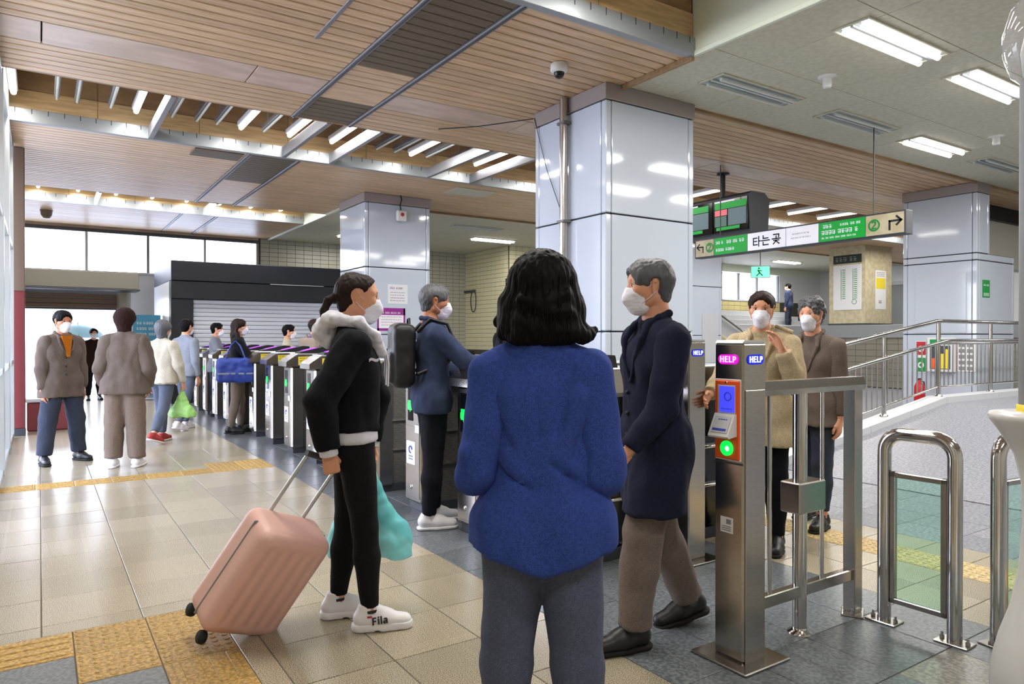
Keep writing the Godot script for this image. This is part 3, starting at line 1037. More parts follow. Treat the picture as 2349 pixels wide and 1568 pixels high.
func help_post(x: float, z: float, panel: bool, label: String) -> Node3D:
	# x, z: the near left corner; 15 cm square steel column
	var t := thing("help_post", label, "help post", Vector3(x, 0, z))
	var s := 0.15
	obj("column", box(Vector3(0, 0.012, -s), Vector3(s, 1.33, 0), 0.008), "steel", t)
	obj("base_plate", box(Vector3(-0.07, 0, -s - 0.07), Vector3(s + 0.07, 0.012, 0.07), 0.004), "steel", t)
	var st := begin()
	prism(st, [Vector2(0, 1.33), Vector2(s, 1.33), Vector2(s - 0.012, 1.342), Vector2(0.012, 1.342)], -s + 0.004, -0.004)
	obj("cap", done(st), "steel_top", t)
	led_oval(t, Vector3(0, 1.262, -s / 2), Vector3.LEFT, "magenta_led" if panel else "blue_led", "letter_pink" if panel else "letter_white")
	led_oval(t, Vector3(s / 2, 1.262, 0), Vector3.BACK, "blue_led", "letter_white")
	if not panel:
		return t
	# intercom panel on the left face (-X)
	var pn := obj("intercom_panel", box(Vector3(-0.064, 0.845, 0), Vector3(0.064, 1.175, 0.012), 0.006), "orange", t)
	pn.transform = Transform3D(outward(Vector3.LEFT), Vector3(0, 0, -s / 2))
	obj("panel_rim", box(Vector3(-0.067, 0.84, -0.002), Vector3(0.067, 1.18, 0.006), 0.005), "white_plastic", pn)
	obj("screen_bezel", box(Vector3(-0.046, 1.035, 0.011), Vector3(0.046, 1.155, 0.014), 0.002), "light_grey", pn)
	obj("screen", box(Vector3(-0.034, 1.042, 0.013), Vector3(0.042, 1.150, 0.016), 0.001), "blue_screen", pn)
	st = begin()
	var ring := []
	for i in 13:
		var a := TAU * i / 12.0
		ring.append(Vector3(0.010 + 0.017 * cos(a), 1.108 + 0.017 * sin(a), 0.0165))
	tube(st, ring, 0.0022, 6)
	print_lines(st, -0.026, 0.034, 1.056, 0.005, 0.016, 4)
	obj("screen_print", done(st), "blue_ink", pn)
	obj("screw", lathe([Vector2(0.006, 0), Vector2(0.005, 0.003), Vector2(0, 0.003)], 10), "chrome", pn).transform = Transform3D(Basis(Vector3.RIGHT, PI / 2), Vector3(0, 1.166, 0.012))
	# tilted card reader
	st = begin()
	prism(st, [Vector2(0.01, 0.945), Vector2(0.062, 0.938), Vector2(0.068, 0.946), Vector2(0.024, 1.036), Vector2(0.01, 1.036)], -0.052, 0.052, Transform3D(Basis(Vector3.BACK, Vector3.UP, Vector3.LEFT), Vector3.ZERO))
	var rd := obj("card_reader", done(st), "white_plastic", t)
	rd.transform = Transform3D(outward(Vector3.LEFT), Vector3(0, 0, -s / 2))
	var q := Transform3D(Basis(Vector3.RIGHT, -atan2(0.044, 0.09)), Vector3(0, 0.991, 0.047))
	st = begin()
	bx(st, Vector3(-0.041, -0.034, 0.0), Vector3(0.041, 0.038, 0.0015), 0.0, q)
	obj("reader_face", done(st), "light_grey", rd)
	st = begin()
	bx(st, Vector3(-0.036, -0.026, 0.001), Vector3(0.033, -0.016, 0.0025), 0.0, q)
	print_lines_at(st, q, -0.02, 0.025, 0.024, 0.004)
	obj("reader_print", done(st), "blue_ink", rd)
	obj("call_button", lathe([Vector2(0.031, 0), Vector2(0.031, 0.008), Vector2(0.026, 0.013), Vector2(0.012, 0.010), Vector2(0, 0.010)], 24), "green_led", pn).transform = Transform3D(Basis(Vector3.RIGHT, PI / 2), Vector3(0.004, 0.892, 0.012))
	obj("button_mark", lathe([Vector2(0.011, 0), Vector2(0.009, 0.003), Vector2(0, 0.003)], 16), "letter_white", pn).transform = Transform3D(Basis(Vector3.RIGHT, PI / 2), Vector3(0.012, 0.892, 0.022))
	obj("lower_seam", box(Vector3(-0.002, 0.826, -s), Vector3(0.001, 0.834, 0)), "dark_grey", t)
	var lb := obj("asset_label", box(Vector3(-0.001, 0.535, -0.115), Vector3(0.0005, 0.60, -0.05)), "paper", t)
	st = begin()
	bx(st, Vector3(-0.0015, 0.572, -0.085), Vector3(-0.0008, 0.592, -0.06))
	for i in 3:
		bx(st, Vector3(-0.0015, 0.543 + 0.008 * i, -0.108), Vector3(-0.0008, 0.547 + 0.008 * i, -0.06))
	obj("label_print", done(st), "grey", lb)
	obj("side_plate", box(Vector3(0.012, 0.0, 0), Vector3(s - 0.012, 1.135, 0.004), 0.003), "steel", t)
	return t


func print_lines_at(st: SurfaceTool, xf: Transform3D, x0: float, x1: float, y: float, h: float) -> void:
	var x := x0
	while x < x1:
		bx(st, Vector3(x, y - h / 2, 0.001), Vector3(minf(x + 0.009, x1), y + h / 2, 0.002), 0.0, xf)
		x += 0.012


func arch(parent: Node, a: Vector3, b: Vector3, h: float, r: float, bend: float, called := "hoop") -> void:
	# an inverted U of round tube between two feet
	var dir := (b - a).normalized()
	var pts := [a, a + Vector3.UP * (h - bend)]
	for i in range(1, 9):
		var t := PI / 2 * i / 8.0
		pts.append(a + Vector3.UP * (h - bend + bend * sin(t)) + dir * bend * (1.0 - cos(t)))
	for i in range(0, 9):
		var t := PI / 2 * i / 8.0
		pts.append(b + Vector3.UP * (h - bend + bend * cos(t)) - dir * bend * (1.0 - sin(t)))
	pts.append(b)
	var st := begin()
	tube(st, pts, r, 18)
	obj(called, done(st), "chrome", parent)


func foot_plate(parent: Node, at: Vector3, turn: float) -> void:
	var f := obj("foot_plate", box(Vector3(-0.07, 0, -0.05), Vector3(0.07, 0.009, 0.05), 0.003), "steel", parent, at)
	f.rotation.y = turn
	for s in [-1, 1]:
		obj("bolt", lathe([Vector2(0.011, 0.008), Vector2(0.011, 0.02), Vector2(0.006, 0.022), Vector2(0.006, 0.036), Vector2(0, 0.037)], 6), "steel_side", f, Vector3(0.053 * s, 0, 0))


func glass_barrier(a: Vector3, b: Vector3, label: String) -> void:
	var t := thing("glass_barrier", label, "barrier", a)
	var d := b - a
	var dir := d.normalized()
	var w := d.length()
	arch(t, Vector3.ZERO, d, 0.90, 0.031, 0.085)
	var turn := atan2(-dir.z, dir.x)
	foot_plate(t, Vector3.ZERO, turn)
	foot_plate(t, d, turn)
	var xf := Transform3D(Basis(Vector3.UP, turn), Vector3.ZERO)
	var st := begin()
	for s in [[0.03, 0.10, 0.055, 0.72], [w - 0.055, 0.10, w - 0.03, 0.72], [0.03, 0.10, w - 0.03, 0.125], [0.03, 0.695, w - 0.03, 0.72]]:
		bx(st, Vector3(s[0], s[1], -0.014), Vector3(s[2], s[3], 0.014), 0.003, xf)
	obj("pane_frame", done(st), "steel", t)
	st = begin()
	bx(st, Vector3(0.05, 0.12, -0.004), Vector3(w - 0.05, 0.70, 0.004), 0.0, xf)
	obj("glass_pane", done(st), "glass_green", t)


func build_barriers() -> void:
	help_post(2.40, -1.90, true, "steel HELP post with orange intercom panel and lit oval signs, the nearest one")
	help_post(3.24, -2.96, false, "plain steel HELP post with blue letters farther back, left of the orange-panelled one")
	# fence that runs from the HELP post
	var t := thing("guard_fence", "steel guard fence with flat top rail attached to the nearest HELP post", "fence", Vector3(2.55, 0, -1.98))
	var st := begin()
	prism(st, [Vector2(-0.035, 1.10), Vector2(0.035, 1.10), Vector2(0.042, 1.125), Vector2(0.030, 1.162), Vector2(-0.030, 1.162), Vector2(-0.042, 1.125)], 0.0, 0.82, Transform3D(Basis(Vector3.FORWARD, Vector3.UP, Vector3.RIGHT), Vector3.ZERO))
	obj("top_rail", done(st), "steel", t)
	obj("lower_rail", box(Vector3(0, 0.17, -0.02), Vector3(0.78, 0.225, 0.02), 0.004), "steel", t)
	obj("post", bar([Vector3(0.35, 0, 0), Vector3(0.35, 1.11, 0)], 0.032, 18), "chrome", t)
	obj("post_flange", lathe([Vector2(0.055, 0), Vector2(0.055, 0.008), Vector2(0.036, 0.018), Vector2(0.033, 0.03)], 20), "chrome", t, Vector3(0.35, 0, 0))
	obj("lock_box", box(Vector3(0.27, 0.56, -0.05), Vector3(0.47, 0.70, 0.055), 0.006), "steel", t)
	obj("end_post", box(Vector3(0.745, 0.009, -0.032), Vector3(0.81, 1.11, 0.032), 0.004), "steel", t)
	for x in [0.13, 0.52]:
		obj("bar", bar([Vector3(x, 0.22, 0), Vector3(x, 1.11, 0)], 0.010, 10), "chrome", t)
	foot_plate(t, Vector3(0.778, 0, 0), 0.5)
	# low frame seen beyond the second HELP post
	var f := thing("low_barrier", "dark low rectangular barrier frame standing behind the orange-panelled HELP post", "barrier", Vector3(4.3, 0, -3.98))
	for x in [0.0, 0.62]:
		obj("post", box(Vector3(x, 0.008, -0.025), Vector3(x + 0.05, 0.98, 0.025), 0.004), "brown_post", f)
		obj("foot_plate", box(Vector3(x - 0.04, 0, -0.06), Vector3(x + 0.09, 0.008, 0.06), 0.003), "steel", f)
	for y in [0.93, 0.42, 0.08]:
		obj("rail", box(Vector3(0.05, y, -0.02), Vector3(0.62, y + 0.05, 0.02), 0.004), "brown_post", f)
	glass_barrier(Vector3(3.36, 0, -1.84), Vector3(3.37, 0, -1.53), "narrow steel hoop barrier with green glass pane, left of the pair")
	glass_barrier(Vector3(3.52, 0, -1.42), Vector3(4.62, 0, -1.30), "wide steel hoop barrier with green glass at the right picture edge")
	# white stand with a pole at the right edge
	var w := thing("signal_stand", "white waisted pedestal with grey pole at the right picture edge", "stand", Vector3(2.985, 0, -1.075))
	obj("pedestal", lathe([Vector2(0, 0), Vector2(0.10, 0), Vector2(0.135, 0.02), Vector2(0.148, 0.08), Vector2(0.145, 0.16), Vector2(0.12, 0.27), Vector2(0.085, 0.38), Vector2(0.06, 0.52), Vector2(0.05, 0.68), Vector2(0.052, 0.82), Vector2(0.075, 0.93), Vector2(0.12, 1.01), Vector2(0.150, 1.055), Vector2(0.156, 1.07), Vector2(0.150, 1.082), Vector2(0.10, 1.088), Vector2(0, 1.088)], 40), "white_plastic", w)
	obj("collar", lathe([Vector2(0.068, 1.086), Vector2(0.068, 1.11), Vector2(0.06, 1.112)], 20), "yellow", w)
	obj("pole", bar([Vector3(0, 1.08, 0), Vector3(0, 2.28, 0)], 0.062, 20), "grey", w)
	obj("globe", lathe([Vector2(0.05, 2.26), Vector2(0.09, 2.30), Vector2(0.115, 2.38), Vector2(0.115, 2.45), Vector2(0.09, 2.54), Vector2(0.045, 2.585), Vector2(0, 2.595)], 28), "globe", w)
	obj("lamp_core", lathe([Vector2(0, 2.28), Vector2(0.05, 2.28), Vector2(0.06, 2.38), Vector2(0.04, 2.48), Vector2(0, 2.5)], 20), "light_grey", w)
	var rp := thing("floor_post", "floor-to-ceiling post with a red lower half at the left picture edge", "post", Vector3(-0.25, 0, -12.0))
	obj("lower_post", box(Vector3(-0.08, 0.1, -0.06), Vector3(0.08, 2.0, 0.06), 0.01), "red_dull", rp)
	obj("upper_post", box(Vector3(-0.08, 2.0, -0.06), Vector3(0.08, 3.99, 0.06), 0.01), "brown_post", rp)
	obj("shoe", box(Vector3(-0.085, 0, -0.065), Vector3(0.085, 0.1, 0.065), 0.006), "dark_grey", rp)


# ------------------------------------------------------------------ ramp with its railing
func build_ramp() -> void:
	var rz := -4.62
	var prof := [Vector2(6.4, -0.02), Vector2(6.4, 0.005), Vector2(9.9, 0.50), Vector2(26.1, 0.50), Vector2(26.1, -0.02)]
	var st := begin()
	prism(st, prof, rz + 0.02, 2.5)
	struct("trim_1", done(st), "paving0")
	var el := func(x): return clampf((x - 6.4) / 3.5, 0.0, 1.0) * 0.50
	var c := thing("ramp_kerb", "pale stone kerb along the foot of the ramp railing", "kerb")
	for s in [[6.3, 7.2], [7.2, 8.1], [8.1, 9.0], [9.0, 9.9], [9.9, 11.4], [11.4, 12.9], [12.9, 14.4]]:
		var k := begin()
		prism(k, [Vector2(s[0] + 0.003, -0.01), Vector2(s[1] - 0.003, -0.01), Vector2(s[1] - 0.003, el.call(s[1]) + 0.08), Vector2(s[0] + 0.003, el.call(s[0]) + 0.08)], rz - 0.22, rz + 0.02)
		obj("kerb_stone", done(k), "light_grey", c)
	var t := thing("ramp_railing", "stainless double handrail with many upright bars along the rising ramp", "railing")
	var z := rz - 0.11
	var top := 1.08
	var r1 := []
	var r2 := []
	for x in [6.75, 9.0, 9.78, 9.9, 10.05, 14.3]:
		var y: float = el.call(x) + (0.0 if x < 9.7 or x > 10.0 else -0.003)
		r1.append(Vector3(x, y + top, z))
		r2.append(Vector3(x + 0.12, y + 0.82, z + 0.07))
	obj("handrail", bar(r1, 0.026, 14), "chrome", t)
	obj("handrail", bar(r2, 0.022, 14), "chrome", t)
	for s in [[6.95, 9.9], [9.9, 14.3]]:
		for q in [0.20, 0.78]:
			obj("rail", bar([Vector3(s[0], el.call(s[0]) + q, z), Vector3(s[1], el.call(s[1]) + q, z)], 0.014, 10), "chrome", t)
	for x in [7.05, 8.62, 9.95, 11.45, 12.95, 14.3]:
		obj("post", bar([Vector3(x, el.call(x) + 0.07, z), Vector3(x, el.call(x) + top, z)], 0.026, 14), "chrome", t)
		obj("post_flange", lathe([Vector2(0.05, 0), Vector2(0.05, 0.01), Vector2(0.03, 0.03)], 16), "chrome", t, Vector3(x, el.call(x) + 0.075, z))
		obj("bracket", bar([Vector3(x, el.call(x) + 0.79, z), Vector3(x + 0.02, el.call(x) + 0.80, z + 0.065)], 0.008, 8), "chrome", t)
	var x := 7.18
	while x < 14.25:
		var ok := true
		for p in [7.05, 8.62, 9.95, 11.45, 12.95, 14.3]:
			if absf(p - x) < 0.05:
				ok = false
		if ok:
			obj("baluster", bar([Vector3(x, el.call(x) + 0.20, z), Vector3(x, el.call(x) + 0.78, z)], 0.009, 8), "chrome", t)
		x += 0.117


# ------------------------------------------------------------------ signs, screens, posters
func poly_mesh(poly: Array, z0: float, z1: float) -> ArrayMesh:
	var st := begin()
	prism(st, poly, z0, z1)
	return done(st)


func stroke(st: SurfaceTool, a: Vector2, b: Vector2, w: float, z: float) -> void:
	var d := (b - a).normalized() * w / 2.0
	var n := Vector2(-d.y, d.x)
	prism(st, [a - d - n, b + d - n, b + d + n, a - d + n], z, z + 0.002)


func ring_poly(st: SurfaceTool, c: Vector2, r0: float, r1: float, z: float, n := 20) -> void:
	for i in n:
		var a0 := TAU * i / n
		var a1 := TAU * (i + 1) / n
		var d0 := Vector2(cos(a0), sin(a0))
		var d1 := Vector2(cos(a1), sin(a1))
		prism(st, [c + d0 * r0, c + d1 * r0, c + d1 * r1, c + d0 * r1], z, z + 0.002)


func hangul(st: SurfaceTool, x: float, y: float, h: float, z: float) -> void:
	# three syllables written in strokes: ta neun got
	var w := h * 0.13
	var p := func(u, v, k): return Vector2(x + (k * 1.12 + u + (0.25 if k == 2 else 0.0)) * h, y + v * h)
	# ta
	for s in [[0.05, 0.85, 0.05, 0.12], [0.05, 0.85, 0.52, 0.85], [0.05, 0.5, 0.48, 0.5], [0.05, 0.12, 0.55, 0.12], [0.75, 1.0, 0.75, -0.05], [0.75, 0.5, 0.95, 0.5]]:
		stroke(st, p.call(s[0], s[1], 0), p.call(s[2], s[3], 0), w, z)
	# neun
	for s in [[0.2, 1.0, 0.2, 0.72], [0.2, 0.72, 0.82, 0.72], [0.0, 0.48, 1.0, 0.48], [0.2, 0.28, 0.2, 0.0], [0.2, 0.0, 0.85, 0.0]]:
		stroke(st, p.call(s[0], s[1], 1), p.call(s[2], s[3], 1), w, z)
	# got
	for s in [[0.15, 0.98, 0.82, 0.98], [0.82, 0.98, 0.8, 0.68], [0.48, 0.78, 0.48, 0.55], [0.0, 0.52, 1.0, 0.52], [0.18, 0.34, 0.82, 0.34], [0.5, 0.34, 0.15, -0.02], [0.52, 0.22, 0.85, -0.02]]:
		stroke(st, p.call(s[0], s[1], 2), p.call(s[2], s[3], 2), w, z)


func arrow_sign(st: SurfaceTool, c: Vector2, h: float, dir: float, z: float) -> void:
	# an arrow that comes up from below and bends to the side
	var w := h * 0.13
	stroke(st, c + Vector2(-0.30 * dir, -0.38) * h, c + Vector2(-0.30 * dir, 0.14) * h, w, z)
	stroke(st, c + Vector2(-0.30 * dir, 0.14) * h, c + Vector2(0.42 * dir, 0.14) * h, w, z)
	stroke(st, c + Vector2(0.16 * dir, 0.40) * h, c + Vector2(0.44 * dir, 0.14) * h, w, z)
	stroke(st, c + Vector2(0.16 * dir, -0.12) * h, c + Vector2(0.44 * dir, 0.14) * h, w, z)


func build_signs() -> void:
	# hanging direction sign, facing -X
	var L := 3.24
	var h := 0.25
	var t := thing("direction_sign", "long hanging lit direction sign with green line-2 panels and black arrows", "sign")
	on_wall(t, Vector3(8.6, 2.745, -6.10), Vector3.LEFT)
	var H2 := h / 2
	obj("case", box(Vector3(-L / 2 - 0.02, -H2 - 0.02, -0.16), Vector3(L / 2 + 0.02, H2 + 0.02, -0.003), 0.006), "dark_grey", t)
	var b := -L / 2
	# from the left end (far) to the right end (near): arrow+2, green, white, pale, green, 2, arrow
	var parts := [[0.0, 0.36, "marble"], [0.36, 0.98, "sign_green"], [0.98, 1.62, "sign_white"], [1.62, 2.12, "sign_white"], [2.12, 2.76, "sign_green"], [2.76, L, "marble"]]
	for s in parts:
		obj("sign_panel", box(Vector3(b + s[0] + 0.004, -H2, -0.01), Vector3(b + s[1] - 0.004, H2, 0.0)), s[2], t)
	var st := begin()
	arrow_sign(st, Vector2(b + 0.10, 0), 0.16, -1, 0.0)
	arrow_sign(st, Vector2(b + 3.12, 0), 0.19, 1, 0.0)
	hangul(st, b + 1.08, -0.065, 0.13, 0.0)
	obj("sign_lettering", done(st), "ink", t)
	st = begin()
	print_lines(st, b + 1.72, b + 1.98, 0.03, 0.018, 0.0, 1)
	print_lines(st, b + 1.70, b + 2.02, -0.025, 0.018, 0.0, 2)
	obj("small_lettering", done(st), "grey", t)
	st = begin()
	print_lines(st, b + 0.40, b + 0.55, 0.055, 0.04, 0.0, 3)
	print_lines(st, b + 0.60, b + 0.94, 0.055, 0.045, 0.0, 4)
	print_lines(st, b + 0.40, b + 0.80, -0.055, 0.04, 0.0, 5)
	print_lines(st, b + 2.18, b + 2.34, 0.07, 0.045, 0.0, 6)
	print_lines(st, b + 2.42, b + 2.70, 0.07, 0.03, 0.0, 7)
	print_lines(st, b + 2.16, b + 2.70, -0.01, 0.05, 0.0, 8)
	print_lines(st, b + 2.16, b + 2.66, -0.08, 0.022, 0.0, 9)
	stuff(obj("line_lettering", done(st), "sign_white", t))
	st = begin()
	for c in [0.28, 2.87]:
		ring_poly(st, Vector2(b + c, 0), 0.055, 0.075, 0.0)
	obj("line_ring", done(st), "green", t)
	for c in [0.28, 2.87]:
		obj("line_number", text_mesh("2", 0.10), "green", t, Vector3(b + c, 0, 0.001))
	for x in [-1.2, 1.2]:
		obj("hanger", bar([Vector3(x, H2 + 0.01, -0.08), Vector3(x, 1.25, -0.08)], 0.008, 8), "dark_grey", t)
	# hanging passenger display
	var m := thing("train_display", "dark hanging passenger display with two colourful screens on a ceiling pole", "display")
	on_wall(m, Vector3(8.95, 3.27, -7.66), Vector3.LEFT)
	st = begin()
	prism(st, [Vector2(-0.30, 0.0), Vector2(0.27, 0.03), Vector2(0.31, -0.02), Vector2(0.31, -0.34), Vector2(0.22, -0.46), Vector2(-0.30, -0.42)], -0.74, 0.70, Transform3D(Basis(Vector3.UP, Vector3.BACK, Vector3.RIGHT), Vector3.ZERO))
	obj("case", done(st), "charcoal", m)
	for s in [[-0.70, 0.0, "left"], [0.03, 0.67, "right"]]:
		obj("screen_glass", box(Vector3(s[0], -0.26, 0.0), Vector3(s[1], 0.24, 0.034), 0.003), "black_gloss", m)
		var x0: float = s[0]
		for q in [[0.02, 0.10, 0.62, 0.20, "sign_green"], [0.02, 0.0, 0.26, 0.09, "pink_screen"], [0.28, -0.17, 0.62, 0.09, "grey_screen"], [0.02, -0.17, 0.25, -0.01, "teal_screen"], [0.05, -0.23, 0.5, -0.18, "sign_green"], [0.02, 0.205, 0.4, 0.225, "sign_white"]]:
			if not M.has("pink_screen"):
				glow("pink_screen", Color(0.85, 0.42, 0.45), 0.5)
				glow("grey_screen", Color(0.36, 0.44, 0.46), 0.4)
				glow("teal_screen", Color(0.30, 0.42, 0.38), 0.35)
			obj("screen_image", box(Vector3(x0 + q[0], q[1], 0.033), Vector3(x0 + q[2], q[3], 0.036)), q[4], m)
	obj("pole", bar([Vector3(0.0, 0.28, -0.22), Vector3(0.0, 0.725, -0.22)], 0.035, 14), "black", m)
	obj("pole_cap", lathe([Vector2(0.1, 0.725), Vector2(0.1, 0.712), Vector2(0.04, 0.70)], 18), "black", m, Vector3(0, 0, -0.22))
	# notice on the second pillar
	var n := thing("pillar_notice", "purple-framed paper notice with purple heading stuck on the second pillar", "notice", Vector3(5.42, 1.70, -12.198))
	obj("paper", plate(0.56, 0.42, 0.003), "paper", n)
	st = begin()
	for s in [[-0.28, -0.21, 0.28, -0.165], [-0.28, -0.21, -0.245, 0.21], [0.245, -0.21, 0.28, 0.21], [-0.28, 0.08, 0.28, 0.21]]:
		bx(st, Vector3(s[0], s[1], 0.003), Vector3(s[2], s[3], 0.0045))
	obj("frame_print", done(st), "purple", n)
	st = begin()
	print_lines(st, -0.2, 0.22, 0.12, 0.03, 0.0045, 20)
	obj("heading_print", done(st), "paper", n)
	st = begin()
	for i in 4:
		print_lines(st, -0.2, 0.21, 0.045 - 0.05 * i, 0.014, 0.003, 21 + i)
	obj("text_print", done(st), "purple", n)
	var n2 := thing("small_notice", "plain white text notice just above the purple one on the second pillar", "notice", Vector3(5.55, 2.17, -12.198))
	obj("paper", plate(0.40, 0.36, 0.002), "white_plain", n2)
	st = begin()
	print_lines(st, -0.16, 0.16, 0.11, 0.035, 0.002, 31)
	for i in 4:
		print_lines(st, -0.15, 0.15, 0.03 - 0.05 * i, 0.015, 0.002, 32 + i)
	obj("text_print", done(st), "purple", n2)
	var cc := on_wall(thing("cable_coil", "dark coil of cable hanging on the tiled wall behind the backpack man", "cable"), Vector3(11.185, 2.5, -18.95), Vector3.LEFT)
	var loop := []
	for i in 25:
		loop.append(Vector3(0.16 * cos(TAU * i / 24.0), 0.34 * sin(TAU * i / 24.0), 0.03))
	obj("loop", bar(loop, 0.014, 6), "ink", cc)
	obj("hook_bar", box(Vector3(-1.0, 0.27, 0), Vector3(0.1, 0.34, 0.05), 0.006), "dark_grey", cc)
	# safety things on the far right pillar
	var a := on_wall(thing("hydrant_poster", "tall narrow red and green fire extinguisher label on the far right pillar", "poster"), Vector3(13.195, 1.02, -6.57), Vector3.LEFT)
	obj("sheet", plate(0.17, 0.56, 0.003), "paper", a)
	obj("print", box(Vector3(-0.08, 0.03, 0.003), Vector3(0.08, 0.27, 0.004)), "red", a)
	obj("print", box(Vector3(-0.08, -0.27, 0.003), Vector3(0.08, -0.02, 0.004)), "green", a)
	st = begin()
	ring_poly(st, Vector2(0, 0.14), 0.03, 0.055, 0.004, 14)
	ring_poly(st, Vector2(0, -0.15), 0.03, 0.055, 0.004, 14)
	obj("print_mark", done(st), "paper", a)
	var cb := on_wall(thing("safety_cabinet", "white-framed cabinet with yellow rescue gear on the far right pillar", "cabinet"), Vector3(13.195, 1.06, -6.2), Vector3.LEFT)
	obj("cabinet_body", box(Vector3(-0.22, -0.30, 0), Vector3(0.22, 0.30, 0.10), 0.01), "white_plain", cb)
	obj("interior", box(Vector3(-0.17, -0.25, 0.099), Vector3(0.17, 0.16, 0.102)), "dark_grey", cb)
	obj("heading", box(Vector3(-0.17, 0.18, 0.099), Vector3(0.17, 0.27, 0.102)), "green", cb)
	for q in [[-0.15, -0.24, -0.02, -0.06], [0.0, -0.24, 0.07, 0.02], [0.09, -0.24, 0.15, 0.1]]:
		obj("gear", box(Vector3(q[0], q[1], 0.10), Vector3(q[2], q[3], 0.108), 0.003), "yellow" if q[0] > -0.1 else "orange", cb)
	var c3 := on_wall(thing("instruction_poster", "white instruction poster with red edge and rows of pictures on the far right pillar", "poster"), Vector3(13.195, 1.04, -5.85), Vector3.LEFT)
	obj("sheet", plate(0.34, 0.52, 0.003), "paper", c3)
	obj("print", box(Vector3(-0.17, -0.26, 0.003), Vector3(-0.11, 0.26, 0.004)), "red", c3)
	for i in 5:
		for j in 2:
			obj("picture", box(Vector3(-0.09 + 0.13 * j, 0.16 - 0.1 * i, 0.003), Vector3(0.01 + 0.13 * j, 0.225 - 0.1 * i, 0.004)), "grey", c3)
	var gs := thing("green_sign", "small square green sign on the front of the far right pillar", "sign", Vector3(13.52, 2.20, -5.658))
	obj("plate", plate(0.26, 0.30, 0.008, 0.003), "green", gs)
	st = begin()
	print_lines(st, -0.1, 0.1, 0.06, 0.03, 0.008, 41)
	print_lines(st, -0.1, 0.1, -0.1, 0.05, 0.008, 42)
	obj("print", done(st), "paper", gs)
	var hp := on_wall(thing("access_hatch", "flush square access hatch in the left face of the far right pillar", "hatch"), Vector3(13.197, 2.0, -6.25), Vector3.LEFT)
	obj("hatch_frame", box(Vector3(-0.43, -0.56, 0), Vector3(0.43, 0.47, 0.006), 0.003), "light_grey", hp)
	obj("hatch_door", box(Vector3(-0.42, -0.55, 0.003), Vector3(0.42, 0.46, 0.009), 0.003), "white_panel", hp)
	# access hatch on the far narrow pillar
	var hq := thing("access_hatch", "flush rectangular access hatch low on the narrow far pillar", "hatch", Vector3(14.12, 1.35, -12.197))
	obj("hatch_door", box(Vector3(-0.30, -0.62, 0), Vector3(0.30, 0.62, 0.008), 0.003), "light_grey", hq)
	# fire extinguisher
	var fe := thing("fire_extinguisher", "red fire extinguisher on the floor behind the ramp railing", "extinguisher", Vector3(12.9, 0.0, -6.45))
	obj("stand", box(Vector3(-0.18, 0, -0.18), Vector3(0.18, 0.14, 0.18), 0.01), "red", fe)
	obj("cylinder", lathe([Vector2(0.075, 0.14), Vector2(0.085, 0.16), Vector2(0.085, 0.50), Vector2(0.06, 0.56), Vector2(0.025, 0.58), Vector2(0.025, 0.63), Vector2(0, 0.63)], 20), "red", fe)
	obj("handle", box(Vector3(-0.09, 0.62, -0.012), Vector3(0.05, 0.645, 0.012), 0.004), "black", fe)
	obj("hose", bar([Vector3(0, 0.6, 0.02), Vector3(0.1, 0.58, 0.03), Vector3(0.12, 0.45, 0.03), Vector3(0.1, 0.3, 0.04)], 0.011, 8), "black", fe)
	# exit signs
	for e in [[16.9, 3.22, -12.8, "lit green exit sign hanging in front of the far back windows"], [19.4, 3.45, -7.5, "lit green exit sign at the right picture edge beyond the pillar"]]:
		var x := on_wall(thing("exit_sign", e[3], "sign"), Vector3(e[0], e[1], e[2]), Vector3(-0.75, 0, 0.66))
		obj("case", box(Vector3(-0.26, -0.17, -0.06), Vector3(0.26, 0.17, 0), 0.01), "white_plain", x)
		obj("sign_face", box(Vector3(-0.24, -0.15, 0), Vector3(0.24, 0.15, 0.004)), "exit_green", x)
		st = begin()
		stroke(st, Vector2(-0.06, 0.04), Vector2(-0.02, -0.03), 0.04, 0.004)
		stroke(st, Vector2(-0.02, -0.03), Vector2(-0.10, -0.11), 0.03, 0.004)
		stroke(st, Vector2(-0.02, -0.03), Vector2(0.05, -0.10), 0.03, 0.004)
		ring_poly(st, Vector2(-0.04, 0.1), 0.0, 0.025, 0.004, 10)
		stroke(st, Vector2(-0.06, 0.04), Vector2(0.03, 0.03), 0.025, 0.004)
		obj("running_figure", done(st), "green", x)
		obj("hanger", bar([Vector3(0, 0.17, -0.03), Vector3(0, 4.0 - e[1], -0.03)], 0.012, 8), "grey", x)
	# beige marble block with the map board
	var bl := struct_root("wall_block")
	obj("stone_core", box(Vector3(19.5, 0, -12.35), Vector3(20.9, 4.0, -11.25)), "marble", bl)
	obj("base_band", box(Vector3(19.47, 1.72, -12.37), Vector3(20.92, 1.78, -11.23)), "dark_grey", bl)
	var mb := on_wall(thing("map_board", "white line-map board with a dark heading on the beige stone block", "board"), Vector3(19.497, 2.82, -11.78), Vector3.LEFT)
	obj("board", plate(0.86, 1.30, 0.02, 0.005), "paper", mb)
	obj("heading_board", box(Vector3(-0.43, 0.70, 0), Vector3(0.43, 0.94, 0.02), 0.004), "green_dark" if M.has("green_dark") else mat("green_dark", Color(0.10, 0.17, 0.13), 0.5), mb)
	st = begin()
	print_lines(st, -0.36, 0.36, 0.82, 0.12, 0.02, 51)
	obj("heading_print", done(st), "grey", mb)
	st = begin()
	for x in [-0.18, 0.18]:
		stroke(st, Vector2(x, 0.52), Vector2(x, -0.35), 0.015, 0.02)
		for i in 16:
			bx(st, Vector3(x + 0.03, 0.5 - 0.055 * i, 0.02), Vector3(x + 0.13, 0.52 - 0.055 * i, 0.021))
	ring_poly(st, Vector2(0.22, -0.42), 0.06, 0.075, 0.02)
	obj("map_print", done(st), "green", mb)
